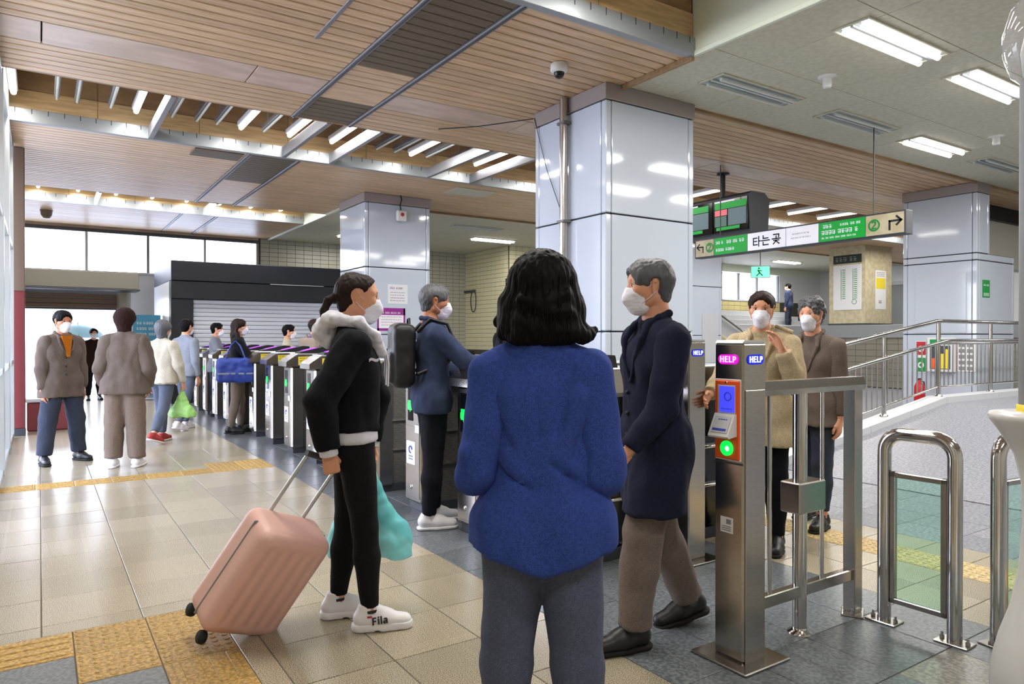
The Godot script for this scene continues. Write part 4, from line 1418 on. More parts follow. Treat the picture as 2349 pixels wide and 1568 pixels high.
	var yp := thing("wall_poster", "white paper poster with a yellow square beside the map board", "poster", Vector3(20.3, 2.75, -11.247))
	obj("sheet", plate(0.56, 1.12, 0.003), "paper", yp)
	obj("print", box(Vector3(-0.24, 0.03, 0.003), Vector3(0.24, 0.34, 0.004)), "yellow", yp)
	st = begin()
	for i in 3:
		print_lines(st, -0.22, 0.22, 0.5 - 0.05 * i, 0.025, 0.003, 61 + i)
	print_lines(st, -0.1, 0.1, -0.35, 0.08, 0.003, 66)
	obj("text_print", done(st), "red_dull", yp)
	# stair parapet clad in dark tiles, with steps rising behind it
	var pw := struct_root("wall_parapet")
	obj("parapet_core", box(Vector3(19.0, 0, -14.5), Vector3(19.28, 1.36, -4.9)), "tile_grout", pw)
	obj("parapet_cap", box(Vector3(18.95, 1.36, -14.5), Vector3(19.32, 1.72, -4.9), 0.01), "grey", pw)
	tile_field("wall_tiles", pw, Vector3(19.0, 0.02, -14.5), Vector3.BACK, Vector3.LEFT, 9.5, 1.34, 0.30, 0.165, "tile_dark")
	var sc := struct_root("trim_2")
	for i in 14:
		obj("step", box(Vector3(19.4, 0.0, -12.7 - 0.28 * i - 0.28), Vector3(23.4, 0.165 * (i + 1), -12.7 - 0.28 * i), 0.008), "light_grey", sc)
	obj("stair_string", poly_mesh([Vector2(14.5, 0.1), Vector2(17.0, 1.65), Vector2(17.0, 1.95), Vector2(14.5, 0.4)], 0, 0.12), "marble", sc).transform = Transform3D(Basis(Vector3.FORWARD, Vector3.UP, Vector3.RIGHT), Vector3(19.28, 0, 0))
	obj("stair_rail", bar([Vector3(19.2, 1.2, -14.6), Vector3(19.2, 2.6, -16.9)], 0.03, 10), "chrome", sc)
	# a lit room front at the far right end
	var dr := struct_root("door_1")
	obj("door_leaf", box(Vector3(26.14, 1.0, -14.6), Vector3(26.2, 3.3, -13.2), 0.01), "grey", dr)
	obj("door_frame", box(Vector3(26.12, 3.3, -14.7), Vector3(26.2, 3.42, -13.1), 0.01), "light_grey", dr)
	for q in [[-12.2, 2.7, "white information sheet with small print, left of the far doorway's dark panel"], [-11.6, 2.4, "dark narrow information panel on the far white wall beside the sheet"]]:
		var ip := on_wall(thing("info_sheet", q[2], "notice"), Vector3(26.19, q[1], q[0]), Vector3.LEFT)
		obj("sheet", plate(0.5, 1.2, 0.01), "paper" if q[0] < -12 else "dark_grey", ip)
		obj("print", box(Vector3(-0.2, 0.3, 0.01), Vector3(0.2, 0.42, 0.012)), "grey", ip)


# ------------------------------------------------------------------ shop, entrance
func build_shop() -> void:
	var t := thing("shop_kiosk", "dark-fronted closed shop with a lowered white roller shutter", "shop", Vector3(2.25, 0, -16.05))
	obj("fascia", box(Vector3(0, 2.55, -2.6), Vector3(4.2, 2.96, 0), 0.01), "charcoal", t)
	obj("fascia", box(Vector3(0.0, 2.17, -0.3), Vector3(4.2, 2.54, -0.01), 0.01), "charcoal", t)
	obj("light_strip", box(Vector3(2.0, 2.535, -0.012), Vector3(3.2, 2.55, 0.004)), "light_grey", t)
	obj("side_pilaster", box(Vector3(0.0, 0, -0.3), Vector3(0.42, 2.17, -0.02), 0.01), "charcoal", t)
	obj("side_panel", box(Vector3(0.0, 0, -2.6), Vector3(0.05, 2.54, -0.3), 0.005), "white_plain", t)
	for i in 24:
		obj("shutter_slat", box(Vector3(0.43, 0.02 + 0.0895 * i, -0.14), Vector3(4.2, 0.02 + 0.0895 * i + 0.083, -0.10), 0.014), "shutter", t)
	obj("shutter_back", box(Vector3(0.42, 0, -0.17), Vector3(4.2, 2.2, -0.145)), "grey", t)
	# entrance canopy and roller box
	var c := thing("entrance_canopy", "grey metal roller-shutter box above the bright street entrance", "canopy", Vector3(0, 0, -16.6))
	obj("canopy_box", box(Vector3(-0.9, 2.36, -0.7), Vector3(1.72, 2.70, 0), 0.012), "canopy", c)
	obj("canopy_lip", box(Vector3(-0.9, 2.33, -0.72), Vector3(1.74, 2.36, 0.015), 0.006), "dark_grey", c)
	for y in [2.0, 2.1, 2.2]:
		obj("soffit_slat", box(Vector3(-0.9, y, -1.1 + (y - 2.0)), Vector3(1.66, y + 0.085, -1.05 + (y - 2.0)), 0.006), "brown_post", c)
	obj("shutter_box", box(Vector3(-0.9, 1.97, -1.5), Vector3(1.66, 2.36, -1.2), 0.006), "dark_grey", c)
	obj("entrance_column", bar([Vector3(1.52, 0, -0.85), Vector3(1.52, 2.33, -0.85)], 0.14, 20), "canopy", c)
	var bn := thing("turquoise_banner", "turquoise advertising banner standing between the entrance column and the shop", "banner", Vector3(1.95, 1.5, -17.4))
	obj("panel", box(Vector3(-0.27, -0.5, 0), Vector3(0.27, 0.36, 0.03), 0.005), "teal_print", bn)
	obj("stand", bar([Vector3(0, -1.5, 0.01), Vector3(0, -0.5, 0.01)], 0.015, 8), "alu", bn)
	obj("foot", box(Vector3(-0.2, -1.5, -0.12), Vector3(0.2, -1.47, 0.14), 0.005), "grey", bn)
	var st := begin()
	for i in 3:
		print_lines(st, -0.2, 0.2, 0.18 - 0.12 * i, 0.05, 0.03, 71 + i)
	obj("print", done(st), "paper", bn)
	var pl := thing("planter_box", "low dark red box on the floor beside the entrance at far left", "planter", Vector3(0.12, 0, -12.6))
	obj("tub", box(Vector3(-0.28, 0, -0.2), Vector3(0.28, 0.42, 0.2), 0.02), "red_dull", pl)
	obj("lid", box(Vector3(-0.3, 0.42, -0.22), Vector3(0.3, 0.47, 0.22), 0.01), "light_grey", pl)
	# umbrella carried in from the street
	var um := thing("umbrella", "pale blue open umbrella in the bright street entrance", "umbrella", Vector3(0.72, 1.36, -19.0))
	st = begin()
	st.set_smooth_group(0)
	for k in 8:
		for i in 4:
			var f := func(kk, ii): return Vector3(cos(TAU * kk / 8), 0, sin(TAU * kk / 8)) * 0.55 * sin(PI / 2 * ii / 4.0 * 0.9) + Vector3.UP * (0.30 * cos(PI / 2 * ii / 4.0))
			quad(st, f.call(k, i), f.call(k + 1, i), f.call(k + 1, i + 1), f.call(k, i + 1), Vector3.ZERO)
	var cm := mat("umbrella_cloth", Color(0.66, 0.83, 0.85), 0.6)
	cm.backlight_enabled = true
	cm.backlight = Color(0.5, 0.6, 0.6)
	cm.cull_mode = BaseMaterial3D.CULL_DISABLED
	obj("canopy_cloth", done(st), "umbrella_cloth", um)
	obj("shaft", bar([Vector3(0, -0.42, 0), Vector3(0, 0.36, 0)], 0.009, 8), "dark_grey", um)
	for k in 8:
		obj("rib", bar([Vector3(0, 0.28, 0), Vector3(cos(TAU * k / 8), 0, sin(TAU * k / 8)) * 0.38 + Vector3.UP * 0.19, Vector3(cos(TAU * k / 8), 0, sin(TAU * k / 8)) * 0.54 + Vector3.UP * 0.035], 0.004, 5), "dark_grey", um)


# ------------------------------------------------------------------ bodies: a field of joined tapered capsules, meshed as surface nets
class Blob:
	var o: Vector3
	var h: float
	var nx: int
	var ny: int
	var nz: int
	var d: PackedFloat32Array

	func _init(lo: Vector3, hi: Vector3, cell: float) -> void:
		o = lo
		h = cell
		nx = int((hi.x - lo.x) / h) + 2
		ny = int((hi.y - lo.y) / h) + 2
		nz = int((hi.z - lo.z) / h) + 2
		d.resize(nx * ny * nz)
		d.fill(0.12)

	# adds (or with cutting, takes away) a tapered capsule; q > 1 flattens it along axis
	func cone(a: Vector3, b: Vector3, ra: float, rb: float, k := 0.02, axis := Vector3.ZERO, q := 1.0, cutting := false) -> void:
		var m := maxf(ra, rb) + 0.03 + k
		var x0 := maxi(0, int((minf(a.x, b.x) - m - o.x) / h))
		var y0 := maxi(0, int((minf(a.y, b.y) - m - o.y) / h))
		var z0 := maxi(0, int((minf(a.z, b.z) - m - o.z) / h))
		var x1 := mini(nx, int((maxf(a.x, b.x) + m - o.x) / h) + 2)
		var y1 := mini(ny, int((maxf(a.y, b.y) + m - o.y) / h) + 2)
		var z1 := mini(nz, int((maxf(a.z, b.z) + m - o.z) / h) + 2)
		var ba := b - a
		var il := 1.0 / maxf(ba.length_squared(), 1e-9)
		var flat := q != 1.0
		var dr := rb - ra
		var q1 := q - 1.0
		for z in range(z0, z1):
			var pz := o.z + z * h - a.z
			for y in range(y0, y1):
				var py := o.y + y * h - a.y
				var i := (z * ny + y) * nx + x0
				var base := py * ba.y + pz * ba.z
				for x in range(x0, x1):
					var px := o.x + x * h - a.x
					var t := clampf((px * ba.x + base) * il, 0.0, 1.0)
					var w := Vector3(px - ba.x * t, py - ba.y * t, pz - ba.z * t)
					if flat:
						w += axis * (w.dot(axis) * q1)
					var s := w.length() - ra - dr * t
					var v := d[i]
					if cutting:
						s = -s
						if s > v - k:
							var e := k - absf(v - s)
							d[i] = maxf(v, s) + (e * e / (4.0 * k) if e > 0.0 else 0.0)
					elif s < v + k:
						var e2 := k - absf(v - s)
						d[i] = minf(v, s) - (e2 * e2 / (4.0 * k) if e2 > 0.0 else 0.0)
					i += 1

	func chain(pts: Array, ra: float, rb: float, k := 0.02) -> void:
		var n := pts.size() - 1
		for i in n:
			cone(pts[i], pts[i + 1], lerpf(ra, rb, float(i) / n), lerpf(ra, rb, float(i + 1) / n), k)

	func rbox(c: Vector3, e: Vector3, r: float, b := Basis(), k := 0.01) -> void:
		var inv := b.transposed()
		var m := e.length() + k + 0.02
		for z in range(maxi(0, int((c.z - m - o.z) / h)), mini(nz, int((c.z + m - o.z) / h) + 2)):
			for y in range(maxi(0, int((c.y - m - o.y) / h)), mini(ny, int((c.y + m - o.y) / h) + 2)):
				for x in range(maxi(0, int((c.x - m - o.x) / h)), mini(nx, int((c.x + m - o.x) / h) + 2)):
					var p: Vector3 = (inv * (o + Vector3(x, y, z) * h - c)).abs() - e + Vector3(r, r, r)
					var s := p.max(Vector3.ZERO).length() + minf(maxf(p.x, maxf(p.y, p.z)), 0.0) - r
					var i := (z * ny + y) * nx + x
					var v := d[i]
					var e2 := k - absf(v - s)
					d[i] = minf(v, s) - (e2 * e2 / (4.0 * k) if e2 > 0.0 else 0.0)

	# keeps only what lies on the side of the plane that n points away from, within rad of c (0: everywhere)
	func cut(c: Vector3, n: Vector3, rad := 0.0) -> void:
		var m := rad if rad > 0.0 else 1e3
		var x0 := maxi(0, int((c.x - m - o.x) / h))
		var x1 := mini(nx, int((c.x + m - o.x) / h) + 2)
		for z in range(maxi(0, int((c.z - m - o.z) / h)), mini(nz, int((c.z + m - o.z) / h) + 2)):
			for y in range(maxi(0, int((c.y - m - o.y) / h)), mini(ny, int((c.y + m - o.y) / h) + 2)):
				var i := (z * ny + y) * nx + x0
				for x in range(x0, x1):
					var p := o + Vector3(x, y, z) * h - c
					if rad <= 0.0 or p.length_squared() < rad * rad:
						var s := p.dot(n)
						if s > d[i]:
							d[i] = s
					i += 1

	# appends the surface to acc, moved by xf, its points pushed along the normal by noise
	func mesh_into(acc: Dictionary, xf := Transform3D(), noise: FastNoiseLite = null, amp := 0.0, stretch := Vector3.ONE) -> void:
		var flip := xf.basis.determinant() < 0.0
		var vid := PackedInt32Array()
		vid.resize(d.size())
		vid.fill(-1)
		var nxy := nx * ny
		var off := PackedInt32Array([0, 1, nx, nx + 1, nxy, nxy + 1, nxy + nx, nxy + nx + 1])
		var pos := PackedVector3Array()
		var cells := PackedInt32Array()
		var far := h * 3.2
		for z in nz - 1:
			for y in ny - 1:
				var i := (z * ny + y) * nx
				for x in nx - 1:
					var v0 := d[i]
					if v0 < far and v0 > -far:
						var neg := 0
						for k in 8:
							if d[i + off[k]] < 0.0:
								neg += 1
						if neg > 0 and neg < 8:
							var sum := Vector3.ZERO
							var cnt := 0
							for k in 8:
								var va := d[i + off[k]]
								for bit in [1, 2, 4]:
									if not (k & bit):
										var vb := d[i + off[k | bit]]
										if (va < 0.0) != (vb < 0.0):
											var t := va / (va - vb)
											sum += Vector3((k & 1) + (t if bit == 1 else 0.0), ((k >> 1) & 1) + (t if bit == 2 else 0.0), ((k >> 2) & 1) + (t if bit == 4 else 0.0))
											cnt += 1
							vid[i] = pos.size()
							cells.append(i)
							pos.append(o + (Vector3(x, y, z) + sum / cnt) * h)
					i += 1
		var idx := PackedInt32Array()
		for i in cells:
			var s0 := d[i] < 0.0
			for e in [[1, nx, nxy], [nx, nxy, 1], [nxy, 1, nx]]:
				if s0 != (d[i + e[0]] < 0.0):
					var u: int = e[1]
					var w: int = e[2]
					if i - u - w < 0:
						continue
					var a := vid[i]
					var b := vid[i - u]
					var c := vid[i - u - w]
					var g := vid[i - w]
					if a < 0 or b < 0 or c < 0 or g < 0:
						continue
					if s0 != flip:
						idx.append_array(PackedInt32Array([a, c, b, a, g, c]))
					else:
						idx.append_array(PackedInt32Array([a, b, c, a, c, g]))
		for i in pos.size():
			pos[i] = xf * pos[i]
		var nrm := Blob.normals(pos, idx)
		if noise and amp > 0.0:
			for i in pos.size():
				pos[i] += nrm[i] * noise.get_noise_3dv(pos[i] * stretch) * amp
			nrm = Blob.normals(pos, idx)
		Blob.append(acc, pos, nrm, idx)

	static func normals(pos: PackedVector3Array, idx: PackedInt32Array) -> PackedVector3Array:
		var n := PackedVector3Array()
		n.resize(pos.size())
		for t in range(0, idx.size(), 3):
			var a := idx[t]
			var b := idx[t + 1]
			var c := idx[t + 2]
			var f := (pos[c] - pos[a]).cross(pos[b] - pos[a])
			n[a] += f
			n[b] += f
			n[c] += f
		for i in n.size():
			n[i] = n[i].normalized()
		return n

	static func append(acc: Dictionary, pos: PackedVector3Array, nrm: PackedVector3Array, idx: PackedInt32Array) -> void:
		if not acc.has("p"):
			acc.p = PackedVector3Array()
			acc.n = PackedVector3Array()
			acc.i = PackedInt32Array()
		var base: int = acc.p.size()
		acc.p.append_array(pos)
		acc.n.append_array(nrm)
		var k := idx.duplicate()
		if base:
			for j in k.size():
				k[j] += base
		acc.i.append_array(k)


func acc_mesh(acc: Dictionary) -> ArrayMesh:
	var a := []
	a.resize(Mesh.ARRAY_MAX)
	a[Mesh.ARRAY_VERTEX] = acc.p
	a[Mesh.ARRAY_NORMAL] = acc.n
	a[Mesh.ARRAY_INDEX] = acc.i
	var m := ArrayMesh.new()
	m.add_surface_from_arrays(Mesh.PRIMITIVE_TRIANGLES, a)
	return m


func moved(acc: Dictionary, src: Dictionary, xf: Transform3D) -> void:
	# appends a stored surface, moved
	var flip := xf.basis.determinant() < 0.0
	var p: PackedVector3Array = src.p.duplicate()
	var n: PackedVector3Array = src.n.duplicate()
	var nb := xf.basis.inverse().transposed()
	for i in p.size():
		p[i] = xf * p[i]
		n[i] = (nb * n[i]).normalized()
	var idx: PackedInt32Array = src.i.duplicate()
	if flip:
		for t in range(0, idx.size(), 3):
			var s := idx[t + 1]
			idx[t + 1] = idx[t + 2]
			idx[t + 2] = s
	Blob.append(acc, p, n, idx)


func wrinkle(freq: float) -> FastNoiseLite:
	var key := "wrinkle %.2f" % freq
	if not cache.has(key):
		var n := FastNoiseLite.new()
		n.frequency = freq
		n.fractal_octaves = 2
		n.seed = 3
		cache[key] = n
	return cache[key]


# a head 23.5 cm high, centred between the ears, looking along -Z
func head_shape() -> Dictionary:
	if cache.has("head"):
		return cache.head
	var b := Blob.new(Vector3(-0.11, -0.16, -0.14), Vector3(0.11, 0.14, 0.13), 0.0042)
	b.cone(Vector3(0, 0.038, 0.022), Vector3(0, 0.036, -0.022), 0.080, 0.072, 0.03)
	b.cone(Vector3(0, 0.01, 0.02), Vector3(0, 0.0, -0.03), 0.068, 0.062, 0.03)
	b.cone(Vector3(0, -0.03, -0.025), Vector3(0, -0.088, -0.062), 0.056, 0.026, 0.03)
	for s in [-1.0, 1.0]:
		b.cone(Vector3(0.048 * s, -0.05, 0.0), Vector3(0.018 * s, -0.092, -0.058), 0.022, 0.016, 0.025)
		b.cone(Vector3(0.036 * s, -0.014, -0.062), Vector3(0.04 * s, -0.02, -0.05), 0.026, 0.026, 0.02)
		b.cone(Vector3(0.018 * s, 0.033, -0.081), Vector3(0.046 * s, 0.030, -0.068), 0.013, 0.013, 0.014)
	for s in [-1.0, 1.0]:
		b.cone(Vector3(0.031 * s, 0.011, -0.108), Vector3(0.033 * s, 0.011, -0.106), 0.0165, 0.0165, 0.012, Vector3.ZERO, 1.0, true)
		b.cone(Vector3(0.031 * s, 0.0105, -0.076), Vector3(0.031 * s, 0.0105, -0.0765), 0.0135, 0.0135, 0.004)
	b.cone(Vector3(0, 0.018, -0.088), Vector3(0, -0.020, -0.106), 0.0085, 0.0115, 0.012)
	for s in [-1.0, 1.0]:
		b.cone(Vector3(0.010 * s, -0.024, -0.095), Vector3(0.012 * s, -0.024, -0.090), 0.0085, 0.008, 0.006)
	b.cone(Vector3(-0.018, -0.047, -0.084), Vector3(0.018, -0.047, -0.084), 0.0085, 0.0085, 0.010)
	b.cone(Vector3(-0.014, -0.058, -0.083), Vector3(0.014, -0.058, -0.083), 0.009, 0.009, 0.006)
	b.cone(Vector3(0, -0.092, -0.074), Vector3(0, -0.094, -0.07), 0.016, 0.016, 0.02)
	for s in [-1.0, 1.0]:
		var n := Vector3(s, 0, 0.35).normalized()
		b.cone(Vector3(0.077 * s, 0.016, 0.008), Vector3(0.072 * s, -0.022, 0.0), 0.020, 0.013, 0.006, n, 2.6)
		b.cone(Vector3(0.086 * s, 0.008, 0.002), Vector3(0.082 * s, -0.006, 0.0), 0.009, 0.006, 0.004, Vector3.ZERO, 1.0, true)
	b.cone(Vector3(0, -0.04, 0.022), Vector3(0, -0.15, 0.038), 0.050, 0.054, 0.025)
	var acc := {}
	b.mesh_into(acc)
	cache.head = acc
	return acc


# a right hand hanging down from the wrist at the origin: fingers along -Y, palm towards -X, thumb towards -Z
func hand_shape(grip: bool) -> Dictionary:
	var key := "hand grip" if grip else "hand"
	if cache.has(key):
		return cache[key]
	var b := Blob.new(Vector3(-0.11, -0.21, -0.085), Vector3(0.04, 0.05, 0.07), 0.0034)
	b.cone(Vector3(0, 0.04, 0.0), Vector3(0, -0.01, 0.0), 0.026, 0.024, 0.01, Vector3.RIGHT, 1.3)
	for z in [-0.024, -0.008, 0.008, 0.023]:
		b.cone(Vector3(0, -0.012, z * 0.6), Vector3(-0.004, -0.088, z * 1.1), 0.019, 0.0135, 0.012, Vector3.RIGHT, 1.4)
	var lens := [0.068, 0.076, 0.070, 0.054]
	var zz := [-0.028, -0.0095, 0.0095, 0.0275]
	for f in 4:
		var p := Vector3(-0.004, -0.086, zz[f])
		var a := 0.35 if not grip else 1.15
		var seg := [0.46, 0.31, 0.23]
		var r := 0.0092 - 0.0006 * absf(f - 1.0)
		for s in 3:
			var dir := Vector3(-sin(a), -cos(a), zz[f] * 1.2).normalized()
			var q: Vector3 = p + dir * lens[f] * seg[s]
			b.cone(p, q, r, r - 0.0008, 0.004)
			p = q
			r -= 0.0008
			a += 0.28 if not grip else 0.95
	if grip:
		b.chain([Vector3(-0.006, -0.025, -0.024), Vector3(-0.030, -0.055, -0.036), Vector3(-0.052, -0.078, -0.030), Vector3(-0.062, -0.090, -0.014)], 0.0145, 0.0085, 0.006)
	else:
		b.chain([Vector3(-0.004, -0.022, -0.022), Vector3(-0.014, -0.056, -0.046), Vector3(-0.022, -0.084, -0.054), Vector3(-0.026, -0.106, -0.054)], 0.0145, 0.0080, 0.008)
	var acc := {}
	b.mesh_into(acc)
	cache[key] = acc
	return acc


func ellip(b: Blob, c: Vector3, r: float, k := 0.02, axis := Vector3.ZERO, q := 1.0, cutting := false) -> void:
	b.cone(c, c + Vector3(0, 0.001, 0), r, r, k, axis, q, cutting)


func hair_shape(style: String) -> Dictionary:
	# in head coordinates
	var key := "hair " + style
	if cache.has(key):
		return cache[key]
	var b := Blob.new(Vector3(-0.18, -0.28, -0.15), Vector3(0.18, 0.20, 0.28), 0.0062)
	var amp := 0.004
	var st := Vector3(60, 14, 60)
	var g := 0.012
	if style in ["bun", "tail"]:
		g = 0.008
	b.cone(Vector3(0, 0.040, 0.024), Vector3(0, 0.040, -0.022), 0.080 + g, 0.072 + g, 0.03)
	b.cone(Vector3(0, 0.01, 0.03), Vector3(0, -0.04, 0.04), 0.068 + g, 0.045 + g, 0.03)
	if style == "short":
		b.cone(Vector3(0, 0.075, -0.03), Vector3(0, 0.06, -0.075), 0.05, 0.03, 0.03)
		b.cut(Vector3(0, -0.075, 0), Vector3.DOWN)
	elif style == "messy":
		b.cone(Vector3(-0.03, 0.09, -0.02), Vector3(0.03, 0.09, -0.03), 0.06, 0.05, 0.03)
		amp = 0.012
		st = Vector3(40, 30, 40)
	elif style == "tail":
		b.chain([Vector3(0, 0.0, 0.10), Vector3(0, -0.02, 0.135), Vector3(0, -0.075, 0.155), Vector3(0, -0.15, 0.150), Vector3(0, -0.20, 0.14)], 0.022, 0.014, 0.012)
	elif style == "bun":
		ellip(b, Vector3(0, -0.01, 0.115), 0.042, 0.015)
	elif style == "long":
		for s in [-1.0, 1.0]:
			b.chain([Vector3(0.06 * s, 0.03, 0.02), Vector3(0.078 * s, -0.08, 0.025), Vector3(0.085 * s, -0.20, 0.02)], 0.042, 0.03, 0.02)
		b.chain([Vector3(0, 0.0, 0.06), Vector3(0, -0.12, 0.07), Vector3(0, -0.23, 0.07)], 0.06, 0.05, 0.03)
	elif style == "round":
		ellip(b, Vector3(0, 0.03, 0.02), 0.112, 0.03)
		b.cone(Vector3(0, -0.02, 0.03), Vector3(0, -0.10, 0.035), 0.09, 0.07, 0.03)
	# the face stays free
	if style == "tail":
		b.cut(Vector3(0, 0.0, -0.012), Vector3(0, -0.60, -0.80).normalized())
		b.cut(Vector3(0, -0.075, 0), Vector3(0, -1, -0.8).normalized(), 0.12)
	else:
		b.cone(Vector3(0, -0.05, -0.150), Vector3(0, 0.022 if style == "bun" else 0.014, -0.156), 0.100, 0.084, 0.012, Vector3.ZERO, 1.0, true)
	for s in [-1.0, 1.0]:
		b.cone(Vector3(0.10 * s, -0.035, -0.06), Vector3(0.10 * s, -0.06, -0.01), 0.05, 0.05, 0.01, Vector3.ZERO, 1.0, true)
		if style in ["short", "tail", "bun", "messy"]:
			b.cone(Vector3(0.098 * s, -0.03, 0.0), Vector3(0.098 * s, 0.010, 0.0), 0.036, 0.040 if style == "tail" else 0.030, 0.006, Vector3.ZERO, 1.0, true)
	var acc := {}
	b.mesh_into(acc, Transform3D(), wrinkle(1.0), amp, st)
	cache[key] = acc
	return acc


func mask_shape() -> Dictionary:
	if cache.has("mask"):
		return cache.mask
	var b := Blob.new(Vector3(-0.10, -0.14, -0.16), Vector3(0.10, 0.05, 0.03), 0.0045)
	b.cone(Vector3(0, -0.030, -0.050), Vector3(0, -0.078, -0.048), 0.061, 0.050, 0.02)
	b.cone(Vector3(0, -0.004, -0.098), Vector3(0, -0.050, -0.106), 0.010, 0.022, 0.03)
	b.cone(Vector3(0, -0.050, -0.098), Vector3(0, -0.092, -0.080), 0.024, 0.020, 0.03)
	b.cut(Vector3(0, -0.02, -0.030), Vector3(0, 0.25, 1).normalized())
	b.cut(Vector3(0, -0.001, -0.09), Vector3(0, 1, 0.25).normalized())
	var acc := {}
	b.mesh_into(acc, Transform3D(), wrinkle(1.0), 0.0016, Vector3(25, 130, 25))
	cache.mask = acc
	return acc


func shoe_shape(chunky: bool) -> Array:
	# a left or right shoe 1 unit = 1 m at 26 cm length, heel at +Z, toe at -Z, sole on y = 0, ankle above the origin
	var key := "shoe chunky" if chunky else "shoe"
	if cache.has(key):
		return cache[key]
	var b := Blob.new(Vector3(-0.08, -0.03, -0.24), Vector3(0.08, 0.16, 0.12), 0.0058)
	b.cone(Vector3(0, 0.055, 0.035), Vector3(0, 0.045, -0.06), 0.042, 0.044, 0.02)
	b.cone(Vector3(0, 0.045, -0.06), Vector3(0, 0.036, -0.155), 0.046, 0.037, 0.02, Vector3.UP, 1.15)
	b.cone(Vector3(0, 0.06, 0.025), Vector3(0, 0.105, 0.015), 0.043, 0.040, 0.015)
	b.cone(Vector3(0, 0.095, -0.02), Vector3(0, 0.062, -0.085), 0.026, 0.028, 0.02)
	b.cut(Vector3(0, 0.012, 0), Vector3.DOWN)
	b.cut(Vector3(0, 0.125 if chunky else 0.11, 0), Vector3.UP)
	var up := {}
	b.mesh_into(up)
	var s := Blob.new(Vector3(-0.08, -0.03, -0.24), Vector3(0.08, 0.09, 0.12), 0.0058)
	s.cone(Vector3(0, 0.02, 0.04), Vector3(0, 0.02, -0.05), 0.045, 0.044, 0.02)
	s.cone(Vector3(0, 0.02, -0.05), Vector3(0, 0.02, -0.155), 0.050, 0.043, 0.02)
	s.cut(Vector3(0, 0.036 if chunky else 0.022, 0), Vector3.UP)
	s.cut(Vector3.ZERO, Vector3.DOWN)
	if chunky:
		for i in 11:
			var z := 0.085 - 0.0265 * i
			for sx in [-1.0, 1.0]:
				s.cone(Vector3(0.052 * sx, -0.004, z), Vector3(0.056 * sx, 0.004, z), 0.0075, 0.0075, 0.003, Vector3.ZERO, 1.0, true)
		s.cone(Vector3(-0.07, -0.006, -0.035), Vector3(0.07, -0.006, -0.035), 0.016, 0.016, 0.004, Vector3.ZERO, 1.0, true)
	var so := {}
	s.mesh_into(so)
	cache[key] = [up, so]
	return cache[key]


